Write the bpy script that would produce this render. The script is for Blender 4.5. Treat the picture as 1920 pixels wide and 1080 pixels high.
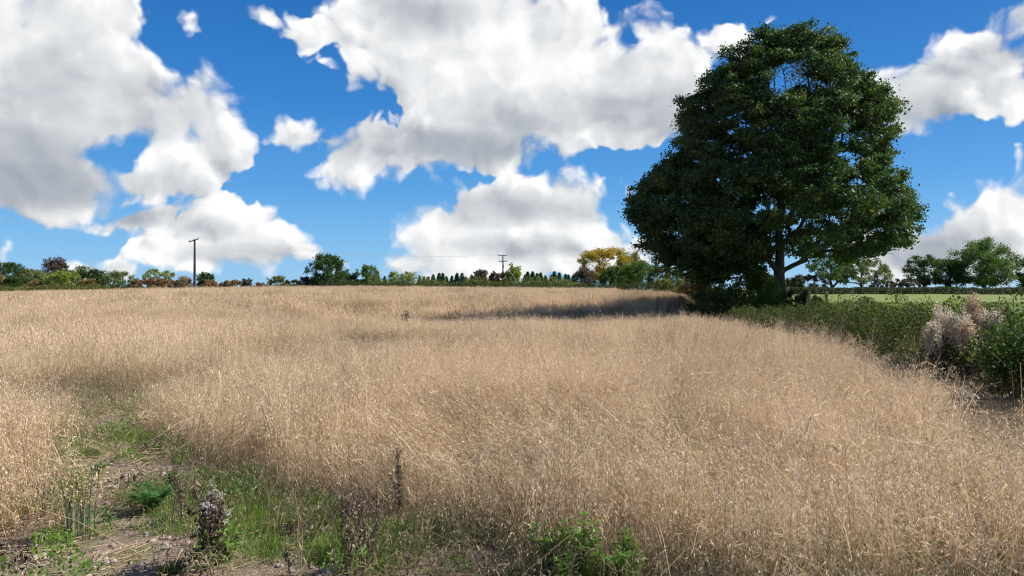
import bpy, math, random
import numpy as np
from mathutils import Vector, Matrix, Euler
for o in list(bpy.data.objects): bpy.data.objects.remove(o)
S = bpy.context.scene
R = math.radians
F = 1397.0                    # focal length of the photograph in its own pixels
CAMZ = 1.7

# ------------------------------------------------------------------ camera, sun, sky
cam_d = bpy.data.cameras.new('camera'); cam = bpy.data.objects.new('camera', cam_d)
S.collection.objects.link(cam); S.camera = cam
cam.location = (0, 0, CAMZ); cam.rotation_euler = (R(90), 0, 0)
cam_d.sensor_width = 36; cam_d.lens = 36 * F / 1920; cam_d.clip_start = 0.05; cam_d.clip_end = 20000

SUN_DIR = Vector((0.965, 0.26, 0)).normalized()     # towards the sun on the ground
SUN_EL = R(41)
SUNV = Vector((SUN_DIR.x * math.cos(SUN_EL), SUN_DIR.y * math.cos(SUN_EL), math.sin(SUN_EL)))
sd = bpy.data.lights.new('sun', 'SUN'); sd.energy = 5.0; sd.angle = R(0.53); sd.color = (1.0, 0.965, 0.905)
sun = bpy.data.objects.new('sun', sd); S.collection.objects.link(sun)
sun.rotation_euler = SUNV.to_track_quat('Z', 'Y').to_euler(); sun.location = (30, 10, 40)

S.view_settings.view_transform = 'Standard'; S.view_settings.look = 'None'
S.view_settings.exposure = 0.72; S.view_settings.gamma = 1.0
S.render.engine = 'CYCLES'
S.cycles.max_bounces = 6; S.cycles.diffuse_bounces = 4; S.cycles.glossy_bounces = 2
S.cycles.transmission_bounces = 3; S.cycles.transparent_max_bounces = 4
S.cycles.use_denoising = True
try: S.cycles.denoiser = 'OPENIMAGEDENOISE'
except Exception: pass
S.cycles.pixel_filter_type = 'BLACKMAN_HARRIS'; S.cycles.filter_width = 1.2

def build_world():
    W = bpy.data.worlds.new('World'); S.world = W; W.use_nodes = True
    W.cycles.sampling_method = 'NONE'
    nt = W.node_tree; N = nt.nodes; L = nt.links; N.clear()
    def node(t, **k):
        n = N.new(t)
        for a, v in k.items(): setattr(n, a, v)
        return n
    def put(sock, v):
        if isinstance(v, bpy.types.NodeSocket): L.new(v, sock)
        elif v is not None: sock.default_value = v
    def M(op, a, b=None, c=None, clamp=False):
        n = node('ShaderNodeMath', operation=op, use_clamp=clamp)
        put(n.inputs[0], a); put(n.inputs[1], b); put(n.inputs[2], c); return n.outputs[0]
    def VM(op, a, b=None, c=None):
        n = node('ShaderNodeVectorMath', operation=op)
        put(n.inputs[0], a); put(n.inputs[1], b); put(n.inputs[2], c)
        return n.outputs['Value'] if op in ('LENGTH', 'DOT_PRODUCT', 'DISTANCE') else n.outputs[0]
    def noise(v, scale, detail, rough=.5, typ='FBM', out=0, norm=True, lac=2.0):
        n = node('ShaderNodeTexNoise', noise_dimensions='3D', noise_type=typ)
        try: n.normalize = norm
        except Exception: pass
        put(n.inputs['Vector'], v); n.inputs['Scale'].default_value = scale
        n.inputs['Detail'].default_value = detail; n.inputs['Roughness'].default_value = rough
        n.inputs['Lacunarity'].default_value = lac
        return n.outputs[out]
    def mr(v, a, b, c=0., d=1., typ='SMOOTHSTEP'):
        n = node('ShaderNodeMapRange', interpolation_type=typ)
        put(n.inputs['Value'], v)
        for k, q in zip(('From Min', 'From Max', 'To Min', 'To Max'), (a, b, c, d)): put(n.inputs[k], q)
        return n.outputs[0]
    def mixc(f, a, b):
        n = node('ShaderNodeMix', data_type='RGBA')
        put(n.inputs[0], f); put(n.inputs[6], a); put(n.inputs[7], b); return n.outputs[2]
    tc = node('ShaderNodeTexCoord').outputs['Generated']
    sx = node('ShaderNodeSeparateXYZ'); L.new(tc, sx.inputs[0])
    az = M('ARCTAN2', sx.outputs[0], sx.outputs[1]); el = M('ARCSINE', sx.outputs[2])
    cx = node('ShaderNodeCombineXYZ'); L.new(az, cx.inputs[0]); L.new(el, cx.inputs[1])
    P0 = cx.outputs[0]
    def ae(px, row):
        u = (px - 960) / F; v = (540 - row) / F
        a = math.atan(u); return a, math.atan(v * math.cos(a))
    def blobcoef(px, row, rx, ry):
        c = ae(px, row); a1 = ae(px + rx, row)[0] - ae(px - rx, row)[0]; e1 = ae(px, row - ry)[1] - ae(px, row + ry)[1]
        return c, (2 / max(a1, 1e-4), 2 / max(e1, 1e-4))
    blobs = [(-20,110,240,150),(130,50,120,90),(190,60,110,85),(215,130,95,90),(180,190,170,90),(330,235,115,75),(380,250,75,75),(20,270,170,120),(90,330,120,52),
             (290,315,95,48),(160,240,160,70),(330,380,40,26),
             (340,425,55,45),(440,415,90,42),(470,452,105,50),(560,475,72,25),(400,470,100,36),(350,440,70,40),(250,403,78,17),
             (190,508,65,20),(240,503,36,19),(0,465,18,28),
             (800,40,180,130),(900,110,220,140),(1010,100,140,110),(1110,160,130,100),(1150,120,60,70),(1240,120,85,92),(1230,200,110,75),(960,210,220,75),(860,280,185,44),
             (690,310,58,38),(620,72,70,28),(650,110,45,60),(1350,62,72,28),(1180,250,100,32),(560,60,25,18),
             (960,388,150,55),(1070,385,82,55),(880,440,100,60),(1050,440,105,52),(960,490,150,35),(800,400,22,25),(775,500,40,22),(850,480,60,40),
             (1190,462,48,22),(1210,484,52,16),
             (488,24,44,17),(372,40,17,18),(565,248,44,20),(618,266,30,13),(1448,13,18,7),
             (1840,75,125,48),(1730,182,112,62),(1910,175,90,50),(1880,110,90,40),
             (1900,400,75,65),(1800,410,60,36),(1850,470,130,60),(1730,470,95,60),(1690,515,70,30),(1920,300,12,20),(1640,480,60,50)]
    holes = [(213,292,42,20),(1168,70,18,26),(213,293,30,14)]
    darks = [(60,320,190,90,.95),(90,165,150,85,.5),(260,200,110,75,.55),(250,405,90,20,.8),(850,275,260,52,.85),(1200,215,140,65,.72),(790,25,110,45,.6),
             (700,190,75,70,.45),(960,225,190,50,.55),(930,390,130,32,.62),(1060,400,80,25,.4),(980,465,130,26,.55),(430,480,110,22,.5),(400,430,50,22,.4),(1740,205,90,50,.6),
             (1850,110,120,36,.75),(1750,470,120,50,.9),(1860,470,60,40,.5),(1900,170,90,40,.35),(370,330,120,40,.3)]
    # low warp makes outlines irregular
    w = noise(P0, 5.5, 2.0, .55, out=1)
    w = VM('SUBTRACT', w, (0.5, 0.5, 0.5)); Pw = VM('MULTIPLY_ADD', w, (0.10, 0.07, 0), P0)
    w2 = noise(P0, 30., 2.0, .6, out=1)
    w2 = VM('SUBTRACT', w2, (0.5, 0.5, 0.5)); Pw = VM('MULTIPLY_ADD', w2, (0.026, 0.026, 0), Pw)
    f = None
    for b in blobs:
        (ca, ce), (ia, ie) = blobcoef(b[0], b[1], b[2] * 1.06, b[3] * 1.1)
        q = VM('MULTIPLY_ADD', Pw, (ia, ie, 0), (-ca * ia, -ce * ie, 0)); ln = VM('LENGTH', q)
        rr = (1 / ia * 1 / ie) ** .5 * 13.0 + .08
        ln = M('MULTIPLY_ADD', ln, rr, -rr)
        f = ln if f is None else M('SMOOTH_MIN', f, ln, 0.12)
    for b in holes:
        (ca, ce), (ia, ie) = blobcoef(*b)
        q = VM('MULTIPLY_ADD', Pw, (ia, ie, 0), (-ca * ia, -ce * ie, 0)); ln = VM('LENGTH', q)
        f = M('MAXIMUM', f, M('MULTIPLY_ADD', ln, -.5, .6))
    base = M('MULTIPLY_ADD', f, -1.0, 0.035)
    # the part of the sky behind the viewer: scattered cumulus
    far = noise(P0, 3.1, 2.0, .5)
    back = M('MULTIPLY_ADD', far, 3.2, -1.9)
    mback = mr(M('ABSOLUTE', az), 0.66, 0.8); up = mr(el, 0.40, 0.5)
    mb = M('MAXIMUM', mback, up)
    base = M('MAXIMUM', base, M('SUBTRACT', back, M('MULTIPLY', M('SUBTRACT', 1.0, mb), 6.0)))
    base = M('MINIMUM', base, 0.8)
    def billow(P, det):
        bil = node('ShaderNodeTexVoronoi', feature='SMOOTH_F1', voronoi_dimensions='2D'); put(bil.inputs['Vector'], P)
        bil.inputs['Scale'].default_value = 17.; bil.inputs['Detail'].default_value = det; bil.inputs['Roughness'].default_value = .55
        bil.inputs['Smoothness'].default_value = .3
        try: bil.normalize = True
        except Exception: pass
        return M('MULTIPLY_ADD', bil.outputs['Distance'], -1.5, 0.5)
    n1 = noise(Pw, 12., 8.0, .54)
    fr = M('MULTIPLY_ADD', n1, 1.3, -0.65)
    D = (0.012, 0.016, 0)
    Pb = VM('ADD', Pw, D)
    bl0 = billow(Pw, 2.0); bl1 = billow(Pb, 1.0)
    n2 = M('MULTIPLY_ADD', noise(Pb, 12., 4.0, .54), 1.3, -0.65)
    f0 = M('ADD', M('ADD', base, fr), M('MULTIPLY', bl0, 0.95))
    slope = M('SUBTRACT', M('ADD', M('MULTIPLY', bl0, .8), fr), M('ADD', M('MULTIPLY', bl1, .8), n2))
    # soft or crisp edges
    soft = noise(P0, 7., 1.0)
    width = mr(soft, .38, .62, .10, .42, 'LINEAR')
    a = mr(f0, -0.04, width)
    dark = None
    for (px, row, rx, ry, s) in darks:
        (ca, ce), (ia, ie) = blobcoef(px, row, rx * 1.25, ry * 1.3)
        w = VM('MULTIPLY_ADD', P0, (ia, ie, 0), (-ca * ia, -ce * ie, 0)); ln = VM('LENGTH', w)
        g = mr(ln, 0.15, 1.15, s, 0.0)
        dark = g if dark is None else M('MAXIMUM', dark, g)
    dn = noise(Pw, 8., 3., .5)
    dark = M('ADD', dark, M('MULTIPLY_ADD', dn, .8, -0.38))
    slope = M('MULTIPLY', slope, mr(base, .15, .7, 1.05, .5))
    lit = M('ADD', slope, M('MULTIPLY_ADD', dark, -0.92, 0.93))
    lit = mr(lit, -0.1, 1.1, typ='LINEAR')
    colr = node('ShaderNodeValToRGB'); L.new(lit, colr.inputs[0])
    e = colr.color_ramp.elements
    e[0].position = 0; e[0].color = (.33, .365, .43, 1); e[1].position = 1; e[1].color = (1.02, 1.02, 1.02, 1)
    m = e.new(.35); m.color = (.50, .53, .58, 1)
    m = e.new(.7); m.color = (.74, .76, .78, 1)
    sky = node('ShaderNodeTexSky', sky_type='NISHITA'); sky.sun_disc = False
    sky.sun_elevation = SUN_EL; sky.sun_rotation = math.atan2(SUNV.x, SUNV.y)
    sky.air_density = 1.0; sky.dust_density = 0.25; sky.ozone_density = 2.2; sky.altitude = 100
    hsv = node('ShaderNodeHueSaturation'); L.new(sky.outputs[0], hsv.inputs['Color'])
    hsv.inputs['Saturation'].default_value = 1.28; hsv.inputs['Value'].default_value = 1.0; hsv.inputs['Hue'].default_value = .5
    gr = node('ShaderNodeValToRGB'); L.new(mr(el, 0, 1.0, typ='LINEAR'), gr.inputs[0]); g = gr.color_ramp.elements
    g[0].position = 0.0; g[0].color = (2.9, 6.0, 9.2, 1); g[1].position = 1; g[1].color = (.08, .7, 3.2, 1)
    for ps, c in ((.05, (1.9, 5.1, 9.0, 1)), (.13, (.9, 3.6, 8.0, 1)), (.24, (.34, 2.3, 6.5, 1)), (.38, (.16, 1.5, 5.0, 1))):
        q = g.new(ps); q.color = c
    skyc = mixc(0.85, hsv.outputs[0], gr.outputs[0])
    cl = VM('MULTIPLY', colr.outputs[0], (10.0, 10.0, 10.0))
    a = M('MULTIPLY', a, mr(el, -0.01, 0.02))
    out = mixc(a, skyc, cl)
    bg = node('ShaderNodeBackground'); L.new(out, bg.inputs[0]); bg.inputs[1].default_value = 0.062
    wo = node('ShaderNodeOutputWorld'); L.new(bg.outputs[0], wo.inputs[0])
build_world()

# ------------------------------------------------------------------ helpers
rng = np.random.default_rng(7)
C = S.collection
def smooth(a, b, x): t = np.clip((x - a) / (b - a), 0, 1); return t * t * (3 - 2 * t)
CX = [-400, -150, -103, -85, -68, -49, -28, -12, 4, 34, 60, 100, 160, 400]
CZ = [-.3, -.2, -.02, .35, .72, 1.05, 1.10, .98, .82, .74, .72, .66, .5, .3]
def ground_z(x, y):
    x = np.asarray(x, float); y = np.asarray(y, float)
    z = np.interp(x * np.clip(150 / np.maximum(y, 60), 0, 2.5) * .6 + x * .4, CX, CZ) * smooth(24, 150, y)
    q = y - 45.5 - .12 * (x - 4); z = z - .98 * np.exp(-(q / np.where(q < 0, 13.5, 9.)) ** 2) * smooth(-22, -6, x) * (1 - smooth(15, 20, x))
    z = z + .32 * np.exp(-(((x - 10) / 5) ** 2 + ((y - 68) / 7) ** 2))
    z = z - .25 * np.exp(-(((x + 3.6) / 3) ** 2 + ((y - 23) / 4) ** 2))
    z = z - smooth(175, 420, y) * 2.2
    z = z + .05 * np.sin(x * .31 + 1.2) * np.sin(y * .27 + x * .11) + .03 * np.sin(x * .9 + y * .63) * np.cos(y * .8 - x * .4)
    z = z - .35 * np.exp(-((hedge_d(x, y)) / 1.0) ** 2) * 0
    return z
HP = np.array([[6.2, -6], [7.7, 6.], [9.3, 13.], [10.6, 20.], [12.2, 32.], [14.2, 45.], [15.6, 53.], [14.5, 70.], [16, 100], [22, 150], [30, 175]])
def hedge_d(x, y):            # signed distance to the hedge line: negative on the crop side
    x = np.asarray(x, float); y = np.asarray(y, float)
    return (x - np.interp(y, HP[:, 1], HP[:, 0])) * .96
def gz(x, y): return float(ground_z(x, y))
def at(px, Y, row=None):      # photograph column at depth Y -> x (and z of a row)
    x = (px - 960) / F * Y
    return x if row is None else (x, CAMZ + (540 - row) / F * Y)

def tag(o, label=None, cat=None, group=None, kind=None):
    if label: o['label'] = label
    if cat: o['category'] = cat
    if group: o['group'] = group
    if kind: o['kind'] = kind
    return o
def empty(name, loc, label, cat, group=None):
    o = bpy.data.objects.new(name, None); C.objects.link(o); o.location = loc; o.empty_display_size = .3
    return tag(o, label, cat, group)
def mesh(name, V, Fc, mats, parent=None, attr=None, midx=None, link=True, smooth_f=False):
    """V (n,3); Fc (m,3 or 4) array or list of such; attr: dict name -> per-vertex float"""
    V = np.asarray(V, np.float32)
    if not isinstance(Fc, list): Fc = [Fc]
    Fc = [np.asarray(f, np.int32) for f in Fc if len(f)]
    me = bpy.data.meshes.new(name)
    loops = np.concatenate([f.ravel() for f in Fc]); sizes = np.concatenate([np.full(len(f), f.shape[1], np.int32) for f in Fc])
    me.vertices.add(len(V)); me.vertices.foreach_set('co', V.ravel())
    me.loops.add(len(loops)); me.loops.foreach_set('vertex_index', loops)
    me.polygons.add(len(sizes)); st = np.concatenate([[0], np.cumsum(sizes)[:-1]]).astype(np.int32)
    me.polygons.foreach_set('loop_start', st)
    try: me.polygons.foreach_set('loop_total', sizes)
    except Exception: pass
    if not isinstance(mats, (list, tuple)): mats = [mats]
    for m in mats: me.materials.append(m)
    if midx is not None: me.polygons.foreach_set('material_index', np.asarray(midx, np.int32))
    if smooth_f: me.polygons.foreach_set('use_smooth', np.ones(len(sizes), bool))
    if attr:
        for k, v in attr.items():
            a = me.attributes.new(k, 'FLOAT', 'POINT'); a.data.foreach_set('value', np.asarray(v, np.float32))
    me.update(calc_edges=True); me.validate()
    o = bpy.data.objects.new(name, me)
    if link: C.objects.link(o)
    if parent is not None: o.parent = parent
    return o
def copy_tree(o, parent=None):
    c = o.copy(); C.objects.link(c); c.parent = parent
    for ch in o.children: copy_tree(ch, c)
    return c

# ------------------------------------------------------------------ materials
def lin(r, g, b):
    f = lambda v: ((v / 255 + .055) / 1.055) ** 2.4 if v / 255 > .04045 else v / 255 / 12.92
    return (f(r), f(g), f(b), 1)
class NT:
    def __init__(s, name):
        s.m = bpy.data.materials.new(name); s.m.use_nodes = True; s.t = s.m.node_tree; s.t.nodes.clear()
        s.out = s.t.nodes.new('ShaderNodeOutputMaterial')
    def n(s, t, **k):
        x = s.t.nodes.new(t)
        for a, v in k.items(): setattr(x, a, v)
        return x
    def l(s, a, b): s.t.links.new(a, b)
    def put(s, sock, v):
        if isinstance(v, bpy.types.NodeSocket): s.l(v, sock)
        else: sock.default_value = v
    def attr(s, name, typ='GEOMETRY'):
        a = s.n('ShaderNodeAttribute', attribute_name=name, attribute_type=typ); return a.outputs['Fac']
    def noise(s, scale, detail=4, rough=.55, vec=None, col=False):
        x = s.n('ShaderNodeTexNoise'); x.inputs['Scale'].default_value = scale; x.inputs['Detail'].default_value = detail; x.inputs['Roughness'].default_value = rough
        if vec is None: vec = s.n('ShaderNodeNewGeometry').outputs['Position']
        s.l(vec, x.inputs['Vector']); return x.outputs[1 if col else 0]
    def math(s, op, a, b=0., clamp=False):
        x = s.n('ShaderNodeMath', operation=op, use_clamp=clamp); s.put(x.inputs[0], a); s.put(x.inputs[1], b); return x.outputs[0]
    def ramp(s, f, stops):
        x = s.n('ShaderNodeValToRGB'); s.l(f, x.inputs[0]); e = x.color_ramp.elements
        e[0].position, e[0].color = stops[0]; e[1].position, e[1].color = stops[-1]
        for p, c in stops[1:-1]: q = e.new(p); q.color = c
        return x.outputs[0]
    def mix(s, f, a, b, mode='MIX'):
        x = s.n('ShaderNodeMix', data_type='RGBA', blend_type=mode); s.put(x.inputs[0], f); s.put(x.inputs[6], a); s.put(x.inputs[7], b); return x.outputs[2]
    def principled(s, col, rough=.7, spec=.3, bump=None, bd=.02, metal=0):
        p = s.n('ShaderNodeBsdfPrincipled'); s.put(p.inputs['Base Color'], col); s.put(p.inputs['Roughness'], rough)
        p.inputs['Specular IOR Level'].default_value = spec; p.inputs['Metallic'].default_value = metal
        if bump is not None:
            b = s.n('ShaderNodeBump'); s.l(bump, b.inputs['Height']); b.inputs['Distance'].default_value = bd; s.l(b.outputs[0], p.inputs['Normal'])
        return p.outputs[0]
    def done(s, sh): s.l(sh, s.out.inputs[0]); return s.m
def leaf_mat(name, cols, trans=.3, rough=.5, spec=.25, pscale=None, tcol=(1.25, 1.5, .6, 1)):
    """leaf colour runs through cols with each leaf's own 'rnd' and large soft patches"""
    t = NT(name)
    f = t.attr('rnd')
    if pscale: f = t.math('ADD', t.math('MULTIPLY', f, .55), t.math('MULTIPLY', t.noise(pscale, 3), .95)); f = t.math('SUBTRACT', f, .27, True)
    n = len(cols); c = t.ramp(f, [(.08 + .84 * i / (n - 1), cc) for i, cc in enumerate(cols)])
    d = t.principled(c, rough, spec)
    tr = t.n('ShaderNodeBsdfTranslucent'); t.l(t.mix(1.0, c, tcol, 'MULTIPLY'), tr.inputs[0])
    ms = t.n('ShaderNodeMixShader'); ms.inputs[0].default_value = trans; t.l(d, ms.inputs[1]); t.l(tr.outputs[0], ms.inputs[2])
    return t.done(ms.outputs[0])
def bark_mat(name, c1, c2, sc=6):
    t = NT(name); g = t.n('ShaderNodeNewGeometry').outputs['Position']
    mp = t.n('ShaderNodeMapping'); t.l(g, mp.inputs[0]); mp.inputs['Scale'].default_value = (sc, sc, sc * .22)
    f = t.noise(1.0, 6, .65, mp.outputs[0])
    return t.done(t.principled(t.ramp(f, [(.3, c1), (.7, c2)]), .9, .15, f, .04))
c = lambda r, g, b: (r, g, b, 1)
MAT = {}
MAT['oak'] = leaf_mat('oak_leaf', [c(.028, .062, .028), c(.043, .084, .034), c(.078, .115, .040), c(.19, .17, .05)], .28, .6, .22, .55)
MAT['oak_gold'] = leaf_mat('oak_gold_leaf', [c(.09, .09, .015), c(.28, .2, .03)], .3)
MAT['bark'] = bark_mat('bark', c(.05, .042, .036), c(.13, .115, .1))
MAT['bark_grey'] = bark_mat('bark_grey', c(.07, .062, .055), c(.2, .185, .165))
MAT['twig'] = bark_mat('twig', c(.05, .035, .025), c(.12, .085, .06), 20)
def G(name, *cols, **k): k.setdefault('rough', .6); k.setdefault('spec', .15); MAT[name] = leaf_mat(name, list(cols), **k); return MAT[name]
G('dgreen', c(0.027, 0.057, 0.020), c(0.051, 0.092, 0.029), c(0.092, 0.144, 0.034), pscale=.5)
G('mgreen', c(0.048, 0.088, 0.030), c(0.092, 0.151, 0.043), c(0.186, 0.236, 0.059), pscale=.5)
G('lime', c(0.101, 0.144, 0.034), c(0.220, 0.279, 0.059), c(0.405, 0.423, 0.085), pscale=.6)
G('greygreen', c(0.076, 0.101, 0.051), c(0.151, 0.186, 0.085), c(0.304, 0.321, 0.135), pscale=.6)
G('copper', c(0.051, 0.027, 0.030), c(0.101, 0.054, 0.051), c(0.169, 0.101, 0.076), pscale=.6)
G('rust', c(0.151, 0.101, 0.059), c(0.270, 0.169, 0.085), c(0.371, 0.288, 0.119), pscale=.5)
G('redberry', c(0.085, 0.092, 0.037), c(0.254, 0.126, 0.068), c(0.371, 0.169, 0.085), pscale=.7)
G('gold', c(0.135, 0.126, 0.025), c(0.405, 0.270, 0.034), c(0.709, 0.456, 0.051), pscale=.5)
G('pale', c(0.186, 0.220, 0.101), c(0.321, 0.355, 0.169), c(0.473, 0.473, 0.236), pscale=.4)
G('conifer', *[c(v[0] * 1.9, v[1] * 1.8, v[2] * 1.8) for v in (c(0.034, 0.071, 0.051), c(0.059, 0.110, 0.071), c(0.119, 0.169, 0.092))], pscale=.3, trans=.12)
G('scrub', c(0.059, 0.071, 0.030), c(0.126, 0.135, 0.048), c(0.203, 0.203, 0.068), c(0.288, 0.186, 0.085), pscale=.35)
G('hedge_dark', c(0.030, 0.048, 0.020), c(0.059, 0.076, 0.030), c(0.101, 0.119, 0.043), pscale=.4)
G('purple', c(0.051, 0.040, 0.037), c(0.119, 0.085, 0.076), c(0.186, 0.126, 0.092), pscale=.5)
G('bramble', c(.026, .042, .016), c(.05, .07, .024), c(.09, .10, .036), c(.18, .13, .06), pscale=1.1, spec=.12, rough=.65)
G('bramble_light', c(.045, .085, .02), c(.09, .14, .03), c(.18, .21, .04), pscale=1.5)
G('bramble_mid', c(.035, .07, .02), c(.065, .105, .03), c(.13, .16, .04), pscale=1.5)
G('yellowgreen', c(.13, .17, .02), c(.3, .32, .03), c(.5, .46, .05), pscale=2.)
G('orange', c(.14, .085, .05), c(.28, .16, .09), c(.4, .27, .12), pscale=1.)
G('weed', c(.07, .15, .025), c(.14, .26, .04), c(.23, .37, .08), pscale=3., rough=.5, trans=.4)
G('blueweed', c(.05, .12, .045), c(.10, .21, .07), c(.16, .28, .10), pscale=3., trans=.4)
G('fluff', c(.46, .38, .28), c(.68, .57, .43), c(.85, .77, .64), trans=.4, tcol=c(1, 1, 1))
G('fluff_tan', c(.38, .27, .17), c(.6, .44, .29), c(.76, .62, .45), trans=.4, tcol=c(1, 1, 1))
G('deadleaf', c(.05, .035, .025), c(.12, .085, .06), c(.25, .2, .15), trans=.15, tcol=c(1, 1, 1))
G('deadstalk', c(.09, .06, .04), c(.19, .135, .095), c(.33, .255, .19), trans=.1, tcol=c(1, 1, 1))
G('thistledown', c(.35, .3, .25), c(.6, .56, .5), c(.8, .78, .74), trans=.35, tcol=c(1, 1, 1))

def straw_mat(name, stem, head, shift=0.0):
    """dry oat: lower stems orange brown, husks pale; each clump and each patch of field has its own tone"""
    t = NT(name)
    hd = t.attr('head'); r = t.attr('rnd')
    cs = t.ramp(r, [(.0, stem[0]), (.5, stem[1]), (1., stem[2])]); ch = t.ramp(r, [(.0, head[0]), (.5, head[1]), (1., head[2])])
    col = t.mix(hd, cs, ch)
    oi = t.n('ShaderNodeObjectInfo')
    big = t.noise(.13, 3, .6); mid = t.noise(.8, 3, .6)
    v = t.math('ADD', t.math('MULTIPLY', big, .9), t.math('MULTIPLY', mid, .45))
    v = t.math('ADD', v, t.math('MULTIPLY', oi.outputs['Random'], .35))
    tone = t.ramp(t.math('MULTIPLY', v, .62), [(.36, c(.46, .43, .36)), (.47, c(.88, .86, .80)), (.56, c(1.02, .99, .93)), (.68, c(1.14, 1.12, 1.08))])
    col = t.mix(1.0, col, tone, 'MULTIPLY')
    d = t.principled(col, .75, .08)
    tr = t.n('ShaderNodeBsdfTranslucent'); t.l(col, tr.inputs[0])
    ms = t.n('ShaderNodeMixShader'); ms.inputs[0].default_value = .28; t.l(d, ms.inputs[1]); t.l(tr.outputs[0], ms.inputs[2])
    return t.done(ms.outputs[0])
MAT['straw'] = straw_mat('dry_oat', (c(.39, .26, .145), c(.60, .435, .265), c(.74, .585, .395)), (c(.61, .465, .32), c(.80, .66, .49), c(.89, .785, .645)))
MAT['straw_grey'] = straw_mat('dull_weed', (c(.16, .13, .08), c(.26, .21, .13), c(.36, .30, .19)), (c(.26, .21, .14), c(.38, .31, .21), c(.52, .44, .32)))
MAT['grass'] = leaf_mat('green_grass', [c(.07, .115, .022), c(.14, .215, .04), c(.30, .33, .10)], .35, .5, .3, 1.2)
MAT['grass_dull'] = leaf_mat('dull_grass', [c(.07, .10, .03), c(.14, .17, .05), c(.3, .28, .12)], .3, .5, .3, 1.2)

# ------------------------------------------------------------------ the ground
TRACK = [(60,735),(130,728),(200,735),(262,790),(330,850),(450,905),(560,940),(700,975),(830,1000),(900,1040),(1010,1100),(1200,1130),(1330,1160),(1500,1200),(1920,1210),(2300,1300),(2300,1700),
         (-600,1700),(-600,1120),(-60,1040),(70,1000),(110,950),(120,880),(125,800)]
def px_ground(px, row, z=0.0):
    y = (CAMZ - z) * F / (row - 540); return ((px - 960) / F * y, y)
TRACKW = np.array([px_ground(*p) for p in TRACK])
def poly_sd(x, y, P):         # signed distance to a polygon, negative inside
    x = np.asarray(x, float); y = np.asarray(y, float)
    d = np.full(x.shape, 1e9); ins = np.zeros(x.shape, bool)
    n = len(P)
    for i in range(n):
        ax, ay = P[i]; bx, by = P[(i + 1) % n]
        ex, ey = bx - ax, by - ay; t = np.clip(((x - ax) * ex + (y - ay) * ey) / (ex * ex + ey * ey + 1e-9), 0, 1)
        d = np.minimum(d, np.hypot(x - ax - t * ex, y - ay - t * ey))
        cond = ((ay > y) != (by > y)) & (x < (bx - ax) * (y - ay) / (by - ay + 1e-12) + ax); ins ^= cond
    return np.where(ins, -d, d)
def vnoise(x, y, s, seed=0):
    """smooth value noise 0..1"""
    r = np.random.default_rng(seed).random((64, 64)); u = np.asarray(x) / s + 1000; v = np.asarray(y) / s + 1000
    i = np.floor(u).astype(int); j = np.floor(v).astype(int); fu = u - i; fv = v - j; fu = fu * fu * (3 - 2 * fu); fv = fv * fv * (3 - 2 * fv)
    g = lambda a, b: r[a % 64, b % 64]
    return (g(i, j) * (1 - fu) + g(i + 1, j) * fu) * (1 - fv) + (g(i, j + 1) * (1 - fu) + g(i + 1, j + 1) * fu) * fv
# thin places in the crop: (px, row on the ground, width in m, depth in m, strength)
THIN = [(1050, 925, .75, .6, 1.), (985, 885, 1.1, .55, .85), (1500, 1010, .5, .3, .6), (1250, 800, .16, 1.8, .75), (600, 720, 1.6, 1.6, .35), (1290, 860, .4, .3, .6), (1560, 790, .5, .5, .5), (690, 700, 1.2, 1.5, .4), (480, 700, 1.0, 1.5, .35),(175, 765, 1.5, 1.4, .95), (260, 745, 1.2, 1.0, .75), (700, 640, 2.0, 2.6, .9), (640, 668, 3.0, 2.5, .45), (760, 650, 1.4, 2., .5), (985, 606, 2.2, 4.5, .95),
        (1120, 603, 3.5, 4., .6), (1050, 600, 8., 5., .5), (1230, 600, 4., 4., .55), (860, 618, 3., 3., .5), (1040, 905, .5, .5, .0), (230, 572, 9., 5., .8), (330, 580, 6., 4, .6),
        (450, 585, 2, 3, .5), (1255, 760, .25, 1.6, .5), (20, 640, 2., 2., .5), (240, 660, 2, 2, .3), (1640, 742, 1.2, 1.0, .6), (1500, 690, 1.2, 1.2, .35)]
def thinness(x, y):
    t = np.zeros(np.shape(x))
    for px, row, w, h, s in THIN:
        z = 0 if row > 620 else (-.5 if (row > 600 and px > 800) else .1)
        cx_, cy_ = px_ground(px, row, z)
        if row < 600: cx_, cy_ = (px - 960) / F * 72, 72.
        r2 = ((x - cx_) / w) ** 2 + ((y - cy_) / h) ** 2
        t = np.maximum(t, s * np.exp(-r2 ** 1.3))
    return t
def crop_mask(x, y):
    """how much crop stands here, 0..1"""
    sd = poly_sd(x, y, TRACKW) + (vnoise(x, y, .5, 3) - .5) * .5
    m = smooth(-.02, .3, sd)
    hd = hedge_d(x, y) + (vnoise(x, y, 1.3, 5) - .5) * .9
    m = m * (1 - smooth(-3.75, -3.1, hd)) * (y < 171)
    m = m * (1 - .30 * smooth(.55, .9, vnoise(x, y, 3.1, 8)))
    m = m * (1 - thinness(x, y) * (.75 + .7 * vnoise(x, y, .7, 9)).clip(0, 1))
    return m.clip(0, 1)

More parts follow.
